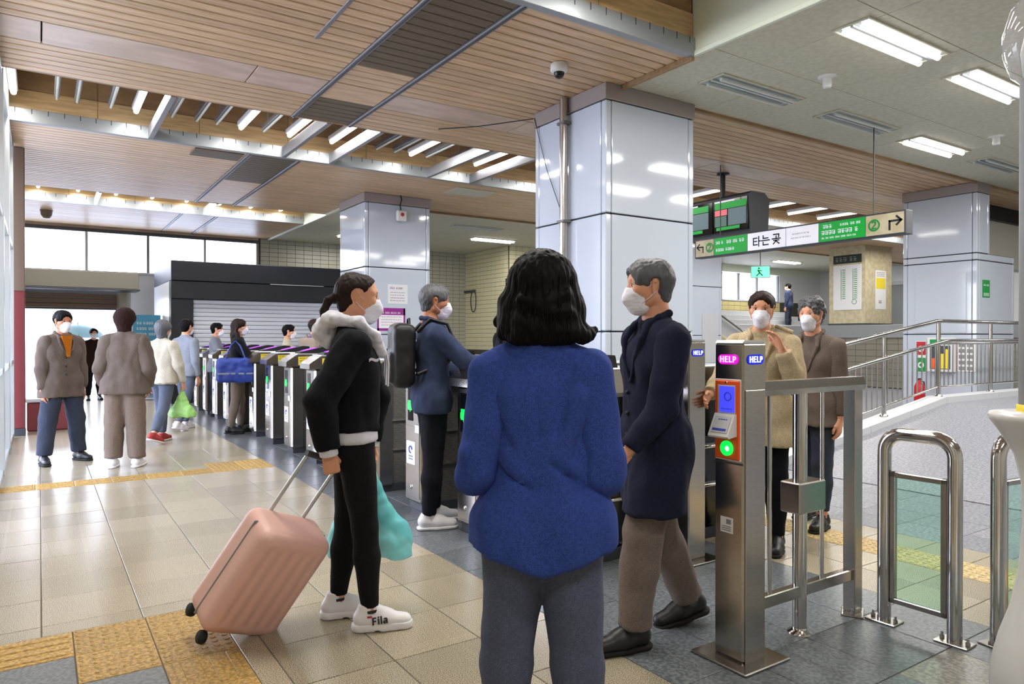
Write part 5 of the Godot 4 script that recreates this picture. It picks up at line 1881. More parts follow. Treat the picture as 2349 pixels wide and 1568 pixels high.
# ------------------------------------------------------------------ a person
# facing -Z before turning; lengths in fractions of the height H. Returns the root; joints are kept as meta-free fields in out.
func person(c: Dictionary) -> Dictionary:
	var H: float = c.H
	var root := thing("person", c.label, "person", Vector3(c.x, c.get("y", 0.0), c.z), c.yaw, c.get("group", ""))
	var wide: float = c.get("w", 1.0)
	var cell: float = c.get("cell", 0.018)
	var lean: float = c.get("lean", 0.0)
	var thigh := 0.245 * H
	var shin := 0.243 * H
	var ank := 0.047 * H
	var legs: Array = c.get("legs", [[2, 4, 3, 6], [2, 4, 3, 6]])
	var dT := []
	var dS := []
	var reach := 0.0
	for i in 2:
		var s := -1.0 if i == 0 else 1.0
		var a := deg_to_rad(legs[i][0])
		var b := deg_to_rad(legs[i][0] - legs[i][1])
		var o := sin(deg_to_rad(legs[i][2])) * s
		dT.append(Vector3(o, -cos(a), -sin(a)).normalized())
		dS.append(Vector3(o * 0.6, -cos(b), -sin(b)).normalized())
		reach = maxf(reach, -(dT[i].y * thigh + dS[i].y * shin))
	var hip := reach + ank
	var up := func(x: float, y: float, z: float) -> Vector3:
		return Vector3(x * H, hip + (y - 0.525) * H, z * H - lean * (y - 0.525) / 0.3)
	var J := {}
	J.hips = []
	J.knees = []
	J.ankles = []
	J.shoulders = []
	J.elbows = []
	J.wrists = []
	J.fore = []
	var arms: Array = c.get("arms", [[Vector3(-0.12, -1, 0.02), Vector3(-0.04, -1, -0.14)], [Vector3(0.12, -1, 0.02), Vector3(0.04, -1, -0.14)]])
	for i in 2:
		var s := -1.0 if i == 0 else 1.0
		var hp: Vector3 = up.call(0.050 * s * wide, 0.525, 0.0)
		var kn: Vector3 = hp + dT[i] * thigh
		J.hips.append(hp)
		J.knees.append(kn)
		J.ankles.append(kn + dS[i] * shin)
		var sh: Vector3 = up.call(0.100 * s * wide * c.get("sw", 1.0), 0.788, 0.004)
		var el: Vector3 = sh + arms[i][0].normalized() * 0.172 * H
		var fd: Vector3 = arms[i][1].normalized()
		J.shoulders.append(sh)
		J.elbows.append(el)
		J.fore.append(fd)
		J.wrists.append(el + fd * 0.145 * H)
	J.neck = up.call(0, 0.845, 0.005)
	var hs := H / 1.72
	var hd: Array = c.get("head", [0.0, 0.0])
	J.head = Transform3D(Basis(Vector3.UP, deg_to_rad(hd[0])) * Basis(Vector3.RIGHT, deg_to_rad(hd[1])) * Basis.from_scale(Vector3.ONE * hs), up.call(0, 0.928, -0.012))
	J.up = up
	# bounds
	var lo := Vector3.INF
	var hi := -Vector3.INF
	for k in [J.hips, J.knees, J.ankles, J.shoulders, J.elbows, J.wrists, [J.neck, J.head.origin]]:
		for p in k:
			lo = lo.min(p)
			hi = hi.max(p)
	lo -= Vector3(0.20, 0.12, 0.20)
	hi += Vector3(0.20, 0.16, 0.20)
	# the body itself, continuous from head to feet
	var b := Blob.new(lo, hi, maxf(cell, 0.016) * 1.15)
	torso(b, J, H, wide, 0.0, 0.03)
	for i in 2:
		limbs(b, J, i, H, 0.0, 1.0, 1.0)
		b.cone(J.wrists[i], J.wrists[i] + J.fore[i] * 0.02, 0.022 * H / 1.7, 0.020 * H / 1.7, 0.01)
		b.cone(J.ankles[i], J.ankles[i] + Vector3(0, -0.03, -0.05), 0.03, 0.028, 0.02)
	b.cone(J.neck, J.head * Vector3(0, -0.06, 0.02), 0.034 * H, 0.03 * H, 0.02)
	var acc := {}
	b.mesh_into(acc)
	moved(acc, head_shape(), J.head)
	var grips: Array = c.get("grip", [false, false])
	J.palms = []
	for i in 2:
		var y: Vector3 = -(c.get("hand_dirs", [J.fore[0], J.fore[1]])[i] as Vector3).normalized()
		var thumb: Vector3 = Vector3.FORWARD if absf(y.z) < 0.75 else Vector3.UP
		if c.has("thumbs"):
			thumb = c.thumbs[i]
		var z := -(thumb - y * thumb.dot(y)).normalized()
		var x := y.cross(z)
		var hb := Basis(x, y, z) * Basis.from_scale(Vector3.ONE * hs)
		if i == 0:
			hb = hb * Basis.from_scale(Vector3(-1, 1, 1))
		var hx := Transform3D(hb, J.wrists[i])
		moved(acc, hand_shape(grips[i]), hx)
		J.palms.append(hx * Vector3(-0.035, -0.085, 0))
	J.lo = lo
	J.hi = hi
	J.H = H
	J.wide = wide
	J.cell = cell
	J.root = root
	obj("body", acc_mesh(acc), c.get("skin", "skin"), root)
	# face details
	if c.get("face", true):
		for s in [-1.0, 1.0]:
			var e := obj("eye", ball(0.0128, 12), "eye_white", root)
			e.transform = J.head * Transform3D(Basis(), Vector3(0.031 * s, 0.0105, -0.0785))
			var ir := obj("iris", ball(0.0066, 10), "iris", e)
			ir.position = Vector3(0, -0.001, -0.0078)
			var br := begin()
			tube(br, [Vector3(0.014 * s, 0.030, -0.0945), Vector3(0.030 * s, 0.0355, -0.0915), Vector3(0.047 * s, 0.030, -0.078)], 0.0036, 6)
			obj("eyebrow", done(br), c.get("hair", "hair_black"), root).transform = J.head
			br = begin()
			tube(br, [Vector3(0.018 * s, 0.013, -0.0895), Vector3(0.031 * s, 0.0185, -0.0912), Vector3(0.045 * s, 0.012, -0.084)], 0.0018, 5)
			obj("eyelid", done(br), c.get("hair", "hair_black"), root).transform = J.head
	if c.get("mask", true):
		obj("face_mask", acc_mesh(mask_shape()), "mask_white", root).transform = J.head
		for s in [-1.0, 1.0]:
			for q in [[-0.012, 0.018], [-0.072, -0.022]]:
				obj("ear_loop", bar([Vector3(0.052 * s, q[0], -0.055), Vector3(0.072 * s, (q[0] + q[1]) / 2 - 0.004, -0.025), Vector3(0.079 * s, q[1], 0.008)], 0.0016, 5), "mask_white", root).transform = J.head
	if c.has("hairdo"):
		obj("hair", acc_mesh(hair_shape(c.hairdo)), c.get("hair", "hair_black"), root).transform = J.head
	# shoes
	var sh := shoe_shape(c.get("chunky", false))
	for i in 2:
		var pitch: float = deg_to_rad(c.get("feet", [0, 0])[i])
		var turn := -deg_to_rad(legs[i][3]) * (-1.0 if i == 0 else 1.0)
		var sx := Transform3D(Basis(Vector3.UP, turn) * Basis(Vector3.RIGHT, pitch) * Basis.from_scale(Vector3.ONE * 0.152 * H / 0.25), Vector3(J.ankles[i].x, J.ankles[i].y - ank, J.ankles[i].z))
		if pitch != 0.0:
			# keep the toe on the ground while the heel lifts
			sx.origin += Vector3(0, 0.0, 0) + (Vector3(0, ank, 0) - sx.basis.orthonormalized() * Vector3(0, ank, 0))
		var so := obj("shoe", acc_mesh(sh[0]), c.get("shoe", "leather_black"), root)
		so.transform = sx
		obj("sole", acc_mesh(sh[1]), c.get("sole", "rubber"), so)
		J["shoe%d" % i] = so
	return J


func ball(r: float, n := 12) -> SphereMesh:
	var key := "ball %.4f" % r
	if not cache.has(key):
		var s := SphereMesh.new()
		s.radius = r
		s.height = 2 * r
		s.radial_segments = n
		s.rings = n / 2
		cache[key] = s
	return cache[key]


func torso(b: Blob, J: Dictionary, H: float, wide: float, g: float, k: float) -> void:
	var up: Callable = J.up
	var q := 1.20
	var f := Vector3.BACK
	for s in [-1.0, 1.0]:
		var pel: Vector3 = up.call(0.040 * s * wide, 0.53, 0.008)
		var wai: Vector3 = up.call(0.028 * s * wide, 0.625, 0.0)
		var che: Vector3 = up.call(0.040 * s * wide, 0.725, -0.004)
		var sho: Vector3 = up.call(0.078 * s * wide, 0.782, 0.004)
		b.cone(pel, wai, 0.065 * H + g, 0.055 * H + g, k, f, q)
		b.cone(wai, che, 0.055 * H + g, 0.062 * H + g, k, f, q)
		b.cone(che, sho, 0.062 * H + g, 0.040 * H + g * 0.7, k, f, q)
		b.cone(sho, up.call(0, 0.838, 0.008), 0.036 * H + g * 0.5, 0.031 * H + g * 0.4, k)
		b.cone(pel, up.call(0.044 * s, 0.50, 0.018), 0.062 * H + g, 0.05 * H + g, k, f, 1.08)
	b.cone(up.call(0, 0.53, 0.0), up.call(0, 0.74, 0.0), 0.06 * H + g, 0.062 * H + g, k, f, q)


func limbs(b: Blob, J: Dictionary, i: int, H: float, g: float, arm: float, leg: float) -> void:
	# arm and leg: how far along they reach (0 none, 1 to the wrist or ankle)
	if arm > 0.0:
		b.cone(J.shoulders[i], J.elbows[i], 0.034 * H + g, 0.026 * H + g, 0.02)
		if arm > 0.5:
			b.cone(J.elbows[i], J.elbows[i].lerp(J.wrists[i], (arm - 0.5) * 2.0), 0.026 * H + g, 0.0165 * H + g, 0.015)
	if leg > 0.0:
		b.cone(J.hips[i], J.knees[i], 0.054 * H + g, 0.035 * H + g, 0.03)
		b.cone(J.knees[i], J.knees[i].lerp(J.ankles[i], 0.35), 0.034 * H + g, 0.035 * H + g, 0.02)
		b.cone(J.knees[i].lerp(J.ankles[i], 0.35), J.knees[i].lerp(J.ankles[i], leg), 0.035 * H + g, 0.021 * H + g, 0.02)


# a top or coat: hem as a fraction of the height, g the thickness over the skin
func coat(J: Dictionary, m: String, hem: float, g: float, flare := 0.0, called := "jacket", amp := 0.008, extra = null) -> MeshInstance3D:
	var H: float = J.H
	var up: Callable = J.up
	var b := Blob.new(J.lo, J.hi, J.cell)
	torso(b, J, H, J.wide, g, 0.035)
	if hem < 0.5:
		for s in [-1.0, 1.0]:
			var i := 0 if s < 0 else 1
			var dst: Vector3 = up.call((0.045 + flare) * s, hem - 0.02, 0.0)
			dst.z += (J.knees[i].z - dst.z) * 0.55
			b.cone(up.call(0.044 * s, 0.52, 0.006), dst, 0.066 * H + g, 0.064 * H + g + flare * H, 0.05, Vector3.BACK, 1.1)
		b.cone(up.call(0, 0.52, 0.0), up.call(0, hem - 0.02, 0.0), 0.06 * H + g, 0.06 * H + g, 0.05)
	if extra != null:
		extra.call(b)
	b.cut(up.call(0, hem, 0), Vector3.DOWN)
	b.cut(up.call(0, 0.856, 0), Vector3(0, 1, -0.55).normalized())
	var acc := {}
	b.mesh_into(acc, Transform3D(), wrinkle(1.0), amp, Vector3(6.5, 3.6, 6.5))
	var o := obj(called, acc_mesh(acc), m, J.root)
	for i in 2:
		var lo2: Vector3 = J.shoulders[i].min(J.elbows[i]).min(J.wrists[i]) - Vector3.ONE * 0.13
		var hi2: Vector3 = J.shoulders[i].max(J.elbows[i]).max(J.wrists[i]) + Vector3.ONE * 0.13
		var sb := Blob.new(lo2, hi2, J.cell)
		limbs(sb, J, i, H, g * 0.75, 1.0, 0.0)
		sb.cone(J.shoulders[i].lerp(J.neck, 0.14) + Vector3(0, -0.008, 0) * H, J.elbows[i], 0.031 * H + g * 0.6, 0.026 * H + g * 0.6, 0.02)
		if extra != null and J.has("elbow_fold"):
			var s := -1.0 if i == 0 else 1.0
			sb.cone(J.elbows[i] + Vector3(0.012 * s, 0.05, 0.018), J.elbows[i] + Vector3(-0.012 * s, 0.02, -0.03), 0.042, 0.038, 0.02)
			for k in 3:
				sb.cone(J.elbows[i] + Vector3(-0.05, 0.02 + 0.035 * k, -0.03), J.elbows[i] + Vector3(0.05, 0.03 + 0.035 * k, -0.035), 0.008, 0.008, 0.02, Vector3.ZERO, 1.0, true)
		# the cuff ends cleanly before the hand
		sb.cut(J.elbows[i].lerp(J.wrists[i], 0.93), J.fore[i], 0.075)
		var sa := {}
		sb.mesh_into(sa, Transform3D(), wrinkle(1.0), amp * 0.8, Vector3(7, 5, 7))
		obj("sleeve", acc_mesh(sa), m, J.root)
	return o


func trousers(J: Dictionary, m: String, g: float, leg := 0.93, called := "trousers", amp := 0.007, widen := 0.0) -> MeshInstance3D:
	var H: float = J.H
	var up: Callable = J.up
	var b := Blob.new(J.lo, Vector3(J.hi.x, up.call(0, 0.64, 0).y, J.hi.z), J.cell)
	for s in [-1.0, 1.0]:
		b.cone(up.call(0.042 * s, 0.53, 0.008), up.call(0.030 * s, 0.61, 0.0), 0.060 * H + g * 0.3, 0.050 * H + g * 0.3, 0.03, Vector3.BACK, 1.2)
		b.cone(up.call(0.042 * s, 0.53, 0.008), up.call(0.044 * s, 0.50, 0.018), 0.060 * H + g * 0.4, 0.052 * H + g * 0.6, 0.03)
	for i in 2:
		limbs(b, J, i, H, g, 0.0, 1.0)
		if widen > 0.0:
			b.cone(J.hips[i], J.knees[i], 0.05 * H + g, 0.036 * H + g + widen * 0.6, 0.02)
			b.cone(J.knees[i], J.ankles[i], 0.036 * H + g + widen * 0.6, 0.026 * H + g + widen, 0.02)
		var e: Vector3 = J.knees[i].lerp(J.ankles[i], leg)
		b.cut(e, (J.ankles[i] - J.knees[i]).normalized(), 0.13)
	var acc := {}
	b.mesh_into(acc, Transform3D(), wrinkle(1.0), amp, Vector3(7, 5, 7))
	return obj(called, acc_mesh(acc), m, J.root)


# turned-down collar and lapels lying on a coat
func lapels(J: Dictionary, m: String, g: float, low := 0.68) -> void:
	var H: float = J.H
	var up: Callable = J.up
	var b := Blob.new(up.call(-0.10, low - 0.04, -0.12), up.call(0.10, 0.90, 0.08), 0.0075)
	var gz := -g / H * 0.85
	for s in [-1.0, 1.0]:
		b.chain([up.call(0.0, 0.860, 0.044), up.call(0.034 * s, 0.858, 0.026), up.call(0.046 * s, 0.846, -0.010), up.call(0.036 * s, 0.822, -0.040 + gz * 0.4)], 0.017, 0.015, 0.01)
		b.chain([up.call(0.040 * s, 0.830, -0.030 + gz * 0.4), up.call(0.046 * s, 0.790, -0.052 + gz * 0.8), up.call(0.032 * s, 0.745, -0.058 + gz), up.call(0.004 * s, low, -0.056 + gz)], 0.016, 0.009, 0.008)
	var acc := {}
	b.mesh_into(acc)
	obj("lapels", acc_mesh(acc), m, J.root)
	for i in 3:
		obj("button", ball(0.010, 8), "ink", J.root, up.call(0.012, low - 0.03 - 0.055 * i, -0.056 + gz - 0.004))


func facing(dx: float, dz: float) -> float:
	return atan2(-dx, -dz)


# ------------------------------------------------------------------ the people
var folk := {}


func blazer_hair() -> Dictionary:
	# shoulder-length wavy bob whose ends flip outwards, in head coordinates
	var b := Blob.new(Vector3(-0.20, -0.22, -0.13), Vector3(0.20, 0.17, 0.18), 0.0045)
	b.cone(Vector3(0, 0.045, 0.026), Vector3(0, 0.045, -0.02), 0.088, 0.080, 0.03)
	b.cone(Vector3(0, 0.02, 0.03), Vector3(0, -0.07, 0.045), 0.094, 0.098, 0.04)
	for s in [-1.0, 1.0]:
		b.cone(Vector3(0.03 * s, 0.03, 0.01), Vector3(0.050 * s, -0.06, 0.018), 0.070, 0.072, 0.03)
		b.cone(Vector3(0.050 * s, -0.05, 0.02), Vector3(0.052 * s, -0.105, 0.025), 0.074, 0.060, 0.03)
	b.cone(Vector3(-0.03, -0.10, 0.055), Vector3(0.03, -0.10, 0.055), 0.068, 0.066, 0.03)
	# locks that swing and flip
	b.chain([Vector3(0.085, -0.05, 0.04), Vector3(0.098, -0.10, 0.05), Vector3(0.125, -0.118, 0.045), Vector3(0.158, -0.108, 0.03)], 0.034, 0.010, 0.02)
	b.chain([Vector3(0.06, -0.06, 0.08), Vector3(0.085, -0.115, 0.085), Vector3(0.12, -0.130, 0.07), Vector3(0.148, -0.124, 0.05)], 0.032, 0.010, 0.02)
	b.chain([Vector3(-0.10, -0.03, 0.03), Vector3(-0.108, -0.085, 0.03), Vector3(-0.132, -0.085, 0.02)], 0.032, 0.014, 0.02)
	b.chain([Vector3(-0.085, -0.06, 0.05), Vector3(-0.10, -0.105, 0.06), Vector3(-0.118, -0.12, 0.055)], 0.034, 0.016, 0.02)
	b.chain([Vector3(-0.05, -0.07, 0.10), Vector3(-0.06, -0.125, 0.10), Vector3(-0.085, -0.135, 0.09)], 0.030, 0.014, 0.02)
	# wave ridges across the back
	for q in [[-0.075, -0.085, 0.105, 0.02, -0.055, 0.128], [0.0, -0.070, 0.130, 0.075, -0.06, 0.105], [-0.06, -0.02, 0.115, 0.0, -0.035, 0.128], [0.02, -0.025, 0.126, 0.07, -0.005, 0.105], [-0.05, -0.118, 0.105, 0.05, -0.115, 0.105]]:
		b.cone(Vector3(q[0], q[1], q[2]), Vector3(q[3], q[4], q[5]), 0.012, 0.012, 0.022)
	for q in [[-0.06, -0.052, 0.135, 0.0, -0.078, 0.150], [0.03, -0.085, 0.148, 0.085, -0.08, 0.12]]:
		b.cone(Vector3(q[0], q[1], q[2]), Vector3(q[3], q[4], q[5]), 0.012, 0.012, 0.022, Vector3.ZERO, 1.0, true)
	b.cone(Vector3(0, -0.05, -0.150), Vector3(0, 0.012, -0.158), 0.098, 0.082, 0.012, Vector3.ZERO, 1.0, true)
	b.cut(Vector3(0, -0.155, 0.0), Vector3.DOWN)
	var acc := {}
	b.mesh_into(acc, Transform3D(), wrinkle(1.0), 0.0045, Vector3(48, 7, 48))
	return acc


func hair_strands(J: Dictionary, seed_: int) -> void:
	# loose single locks lying on and flying off the bob
	var r := RandomNumberGenerator.new()
	r.seed = seed_
	var st := begin()
	for i in 120:
		var a := r.randf_range(-2.1, 2.1)
		var x := sin(a)
		var z := cos(a)
		var y0 := r.randf_range(-0.02, 0.05)
		var y1 := r.randf_range(-0.15, -0.10)
		var ro := r.randf_range(0.0, 0.008)
		var pts := []
		for k in 6:
			var t := k / 5.0
			var y := lerpf(y0, y1, t)
			var rx := lerpf(0.098, 0.122, t) + ro + 0.006 * sin(t * 9.0 + a * 3.0)
			var rz := lerpf(0.108, 0.122, t) + ro
			if t > 0.7:
				rx += (t - 0.7) * r.randf_range(0.0, 0.05)
			pts.append(Vector3(x * rx, y, 0.020 + z * rz))
		tube(st, pts, r.randf_range(0.0016, 0.0034), 5, false, 0.0006)
	obj("hair_strands", done(st), "hair_black", J.root).transform = J.head


func build_people() -> void:
	var J: Dictionary
	# --- the attendant in the blue blazer, seen from behind
	J = person({"label": "person in royal blue blazer and grey slacks with black bobbed hair, seen from behind", "x": 1.148, "z": -1.578, "yaw": facing(0.588, -0.809), "H": 1.57, "w": 0.93, "sw": 0.90, "cell": 0.011,
		"arms": [[Vector3(-0.16, -1, 0.12), Vector3(0.36, -0.30, -1)], [Vector3(0.13, -1, 0.06), Vector3(-0.36, -0.16, -1)]], "legs": [[1, 2, 3.5, 8], [1, 3, 3.5, 8]], "grip": [true, true]})
	folk.blazer = J
	J.elbow_fold = true
	var H: float = J.H
	var up: Callable = J.up
	coat(J, "blazer", 0.40, 0.021, 0.008, "blazer", 0.014, func(b: Blob):
		for s in [-1.0, 1.0]:
			b.cone(up.call(0.045 * s, 0.50, 0.008), up.call(0.056 * s, 0.42, 0.010), 0.088, 0.094, 0.04)
			# soft drag lines from the shoulder blades and at the waist
			b.cone(up.call(0.062 * s, 0.75, 0.050), up.call(0.030 * s, 0.62, 0.040), 0.014, 0.012, 0.04)
			b.cone(up.call(0.085 * s, 0.640, 0.020), up.call(0.020 * s, 0.600, 0.046), 0.014, 0.010, 0.03)
			b.cone(up.call(0.085 * s, 0.560, 0.020), up.call(0.03 * s, 0.590, 0.050), 0.014, 0.010, 0.03)
		for q in [[-0.086, 0.735, 0.040, -0.045, 0.655, 0.060], [-0.085, 0.640, 0.036, -0.018, 0.597, 0.062], [0.016, 0.640, 0.062, 0.072, 0.597, 0.048], [0.084, 0.725, 0.040, 0.056, 0.650, 0.056], [-0.012, 0.76, 0.066, -0.004, 0.68, 0.064], [0.034, 0.77, 0.062, 0.026, 0.69, 0.062]]:
			b.cone(up.call(q[0], q[1], q[2]), up.call(q[3], q[4], q[5]), 0.007, 0.006, 0.022, Vector3.ZERO, 1.0, true)
		b.cone(up.call(0.0, 0.70, 0.088), up.call(0.0, 0.43, 0.098), 0.004, 0.004, 0.014, Vector3.ZERO, 1.0, true)
		for s in [-1.0, 1.0]:
			b.cut(up.call(0.0, 0.458, 0.0), Vector3(-0.30 * s, -1, 0).normalized())
	)
	# seams sewn into the blazer
	trousers(J, "slacks", 0.006, 0.97, "slacks", 0.007, 0.012)
	obj("hair", acc_mesh(blazer_hair()), "hair_black", J.root).transform = J.head
	hair_strands(J, 4)

	# --- the ponytailed woman in profile
	J = person({"label": "person in black jacket, white hood and white mask with ponytail, standing in profile", "x": 1.235, "z": -3.22, "yaw": facing(0.919, 0.30), "H": 1.645, "w": 0.92, "cell": 0.012, "head": [0, -4],
		"arms": [[Vector3(-0.10, -0.82, -0.42), Vector3(0.02, -1, 0.12)], [Vector3(0.22, -0.80, 0.50), Vector3(-0.10, -1, -0.16)]], "legs": [[-3, 4, 2, 4], [7, 4, 2, 4]], "grip": [true, true], "hairdo": "tail", "hair": "hair_brown", "chunky": true, "shoe": "shoe_white", "sole": "shoe_white"})
	folk.tail = J
	up = J.up
	H = J.H
	trousers(J, "jeans_black", 0.004, 0.92, "skinny_jeans", 0.004)
	coat(J, "cotton_white", 0.522, 0.022, 0.0, "white_shirt", 0.008)
	coat(J, "jacket_black", 0.556, 0.034, 0.0, "jacket", 0.014)
	var hb := Blob.new(up.call(-0.13, 0.74, -0.12), up.call(0.13, 0.93, 0.14), 0.007)
	hb.chain([up.call(0.035, 0.775, -0.072), up.call(0.058, 0.82, -0.055), up.call(0.066, 0.855, -0.01), up.call(0.050, 0.868, 0.045), up.call(0.0, 0.862, 0.072), up.call(-0.050, 0.868, 0.045), up.call(-0.066, 0.855, -0.01), up.call(-0.058, 0.82, -0.055), up.call(-0.035, 0.775, -0.072)], 0.028, 0.028, 0.02)
	hb.chain([up.call(0.03, 0.865, 0.065), up.call(0.0, 0.835, 0.085), up.call(-0.03, 0.865, 0.065)], 0.040, 0.040, 0.03)
	hb.cone(up.call(0, 0.80, 0.070), up.call(0, 0.85, 0.065), 0.03, 0.038, 0.03)
	var acc := {}
	hb.mesh_into(acc, Transform3D(), wrinkle(1.0), 0.012, Vector3(14, 14, 14))
	obj("hood", acc_mesh(acc), "cotton_white", J.root)
	for s in [-1.0, 1.0]:
		obj("drawstring", bar([up.call(0.026 * s, 0.79, -0.088), up.call(0.030 * s, 0.74, -0.098), up.call(0.030 * s, 0.675, -0.096)], 0.005, 6), "cotton_white", J.root)
		var cf := obj("shirt_cuff", bar([J.elbows[0 if s < 0 else 1].lerp(J.wrists[0 if s < 0 else 1], 0.90), J.elbows[0 if s < 0 else 1].lerp(J.wrists[0 if s < 0 else 1], 1.04)], 0.041, 14), "cotton_white", J.root)
		cf.set_meta("label", "white cuff below the black sleeve")
	var lg := obj("chest_logo", text_mesh("~", 0.075), "cotton_white", J.root)
	lg.transform = Transform3D(Basis(Vector3.UP, PI / 2 + 0.42), up.call(0.108, 0.752, -0.052))
	var fl := obj("shoe_lettering", text_mesh("Fila", 0.032, 0.008, true), "ink", J.shoe1)
	fl.transform = Transform3D(outward(Vector3(1, 0.30, 0.10)) * Basis(Vector3.BACK, 0.10), Vector3(0.0485, 0.056, -0.045))
	obj("shoe_mark", box(Vector3(0.0445, 0.071, -0.010), Vector3(0.0475, 0.078, 0.012)), "red", J.shoe1)
	for k in 2:
		for i in 4:
			obj("lace", bar([Vector3(-0.022, 0.088 - 0.012 * i, -0.030 - 0.018 * i), Vector3(0, 0.106 - 0.012 * i, -0.036 - 0.018 * i), Vector3(0.022, 0.088 - 0.012 * i, -0.030 - 0.018 * i)], 0.0035, 6), "white_plain", J["shoe%d" % k])
		var sock := obj("sock_band", bar([J.ankles[k] + Vector3(0, 0.010, 0), J.ankles[k] + Vector3(0, 0.022, 0)], 0.042, 16), "ink", J.root)
		sock.set_meta("label", "dark stripe of the sock")

	# --- the man with the backpack at his gate
	J = person({"label": "person in slate shirt and black trousers with white mask, reaching over the ticket gate", "x": 2.36, "z": -4.60, "yaw": facing(0.93, 0.25), "H": 1.72, "cell": 0.014, "head": [-6, -4], "skin": "skin_tan",
		"arms": [[Vector3(-0.10, -0.8, -0.5), Vector3(0.1, -0.25, -1)], [Vector3(0.10, -0.62, -0.70), Vector3(0.0, -0.02, -1)]], "legs": [[4, 3, 2, 5], [-2, 2, 2, 5]], "hairdo": "short", "hair": "hair_grey", "shoe": "shoe_white", "sole": "shoe_white"})
	folk.man = J
	trousers(J, "trousers_black", 0.012, 0.95, "trousers", 0.009)
	coat(J, "shirt_slate", 0.47, 0.022, 0.0, "shirt", 0.016)
	lapels(J, "shirt_slate", 0.022, 0.78)

	# --- the one coming out beside the HELP post
	J = person({"label": "person in long navy coat and greige trousers walking out beside the HELP post", "x": 2.31, "z": -2.32, "yaw": facing(-0.95, -0.28), "H": 1.70, "cell": 0.013, "head": [-12, -3],
		"arms": [[Vector3(-0.12, -0.95, -0.22), Vector3(0.05, -0.75, -0.66)], [Vector3(0.10, -1, 0.22), Vector3(0.05, -1, -0.10)]], "legs": [[14, 8, 1, 4], [-10, 14, 1, 4]], "hairdo": "short", "hair": "hair_grey", "feet": [0, -14], "w": 0.94})
	trousers(J, "greige", 0.016, 0.96, "trousers", 0.010, 0.012)
	coat(J, "navy", 0.345, 0.024, 0.012, "long_coat", 0.016)
	lapels(J, "navy", 0.024)

	# --- the woman in the trench coat behind the fence, hand at her mask
	J = person({"label": "person in khaki trench coat holding a hand to the white mask, behind the guard fence", "x": 3.90, "z": -2.94, "yaw": facing(-0.90, 0.42), "H": 1.64, "cell": 0.014, "head": [8, -6],
		"arms": [[Vector3(-0.22, -0.85, -0.40), Vector3(0.34, 1.0, -0.22)], [Vector3(0.16, -0.74, -0.62), Vector3(0.10, -0.42, -1)]], "legs": [[6, 6, 2, 5], [-4, 4, 2, 5]], "hairdo": "bun", "hair": "hair_brown", "thumbs": [Vector3(0.6, 0.2, 0.7), Vector3.UP]})
	trousers(J, "trousers_black", 0.012, 0.95)
	up = J.up
	coat(J, "khaki", 0.40, 0.028, 0.015, "trench_coat", 0.014)
	lapels(J, "khaki", 0.028)
	obj("shoulder_strap", bar([up.call(-0.115, 0.838, 0.0), up.call(-0.05, 0.862, 0.0)], 0.012, 8), "khaki", J.root)

	# --- the one right behind her
	J = person({"label": "person in dark brown coat and mask, half hidden behind the khaki trench coat", "x": 4.66, "z": -3.08, "yaw": facing(-0.98, 0.15), "H": 1.62, "cell": 0.018, "face": true,
		"legs": [[8, 6, 2, 5], [-8, 8, 2, 5]], "hairdo": "messy", "hair": "hair_grey"})
	trousers(J, "denim_dark", 0.012, 0.86)
	coat(J, "brown_coat", 0.44, 0.020, 0.006, "coat", 0.012)
	lapels(J, "brown_coat", 0.020)

	# --- opposite the backpack man, almost hidden by the bob
	J = person({"label": "person in dark vest across the gate from the backpack man, mostly hidden by the bob", "x": 3.12, "z": -4.66, "yaw": facing(-1, 0.1), "H": 1.68, "cell": 0.018,
		"legs": [[4, 3, 2, 5], [-4, 3, 2, 5]], "hairdo": "messy"})
	trousers(J, "denim_dark", 0.012)
	coat(J, "jacket_black", 0.48, 0.022)

	# --- far left pair near the entrance
	J = person({"label": "person in dark brown coat over an orange shirt, masked, at far left", "x": 0.20, "z": -9.15, "yaw": facing(0.42, 0.90), "H": 1.64, "cell": 0.019, "skin": "skin_tan",
		"legs": [[0, 2, 9, 10], [2, 3, 10, 14]], "hairdo": "short", "hair": "hair_black", "head": [0, -6]})
	up = J.up
	trousers(J, "denim_dark", 0.018, 0.95, "trousers", 0.01, 0.015)
	coat(J, "brown_coat", 0.43, 0.032, 0.01, "coat", 0.016)
	lapels(J, "brown_coat", 0.032, 0.72)
	obj("shirt_front", poly_mesh([Vector2(-0.055, 0.13), Vector2(0.055, 0.13), Vector2(0.012, -0.10), Vector2(-0.012, -0.10)], -0.012, 0.012), "orange_shirt", J.root).transform = Transform3D(Basis(Vector3.RIGHT, 0.16), up.call(0, 0.755, -0.072))
	J = person({"label": "person in taupe with round brown knit hat and white shoes, seen from behind at left", "x": 0.74, "z": -8.45, "yaw": facing(0.35, -0.93), "H": 1.64, "cell": 0.019, "face": false,
		"legs": [[1, 2, 3, 6], [1, 2, 3, 6]], "hairdo": "round", "hair": "wool_brown", "shoe": "shoe_white", "sole": "shoe_white", "arms": [[Vector3(-0.25, -1, 0.05), Vector3(0.12, -0.9, -0.5)], [Vector3(0.25, -1, 0.05), Vector3(-0.12, -0.9, -0.5)]]})
	trousers(J, "taupe", 0.024, 0.95, "trousers", 0.01, 0.02)
	coat(J, "brown_coat", 0.46, 0.040, 0.01, "coat", 0.018)

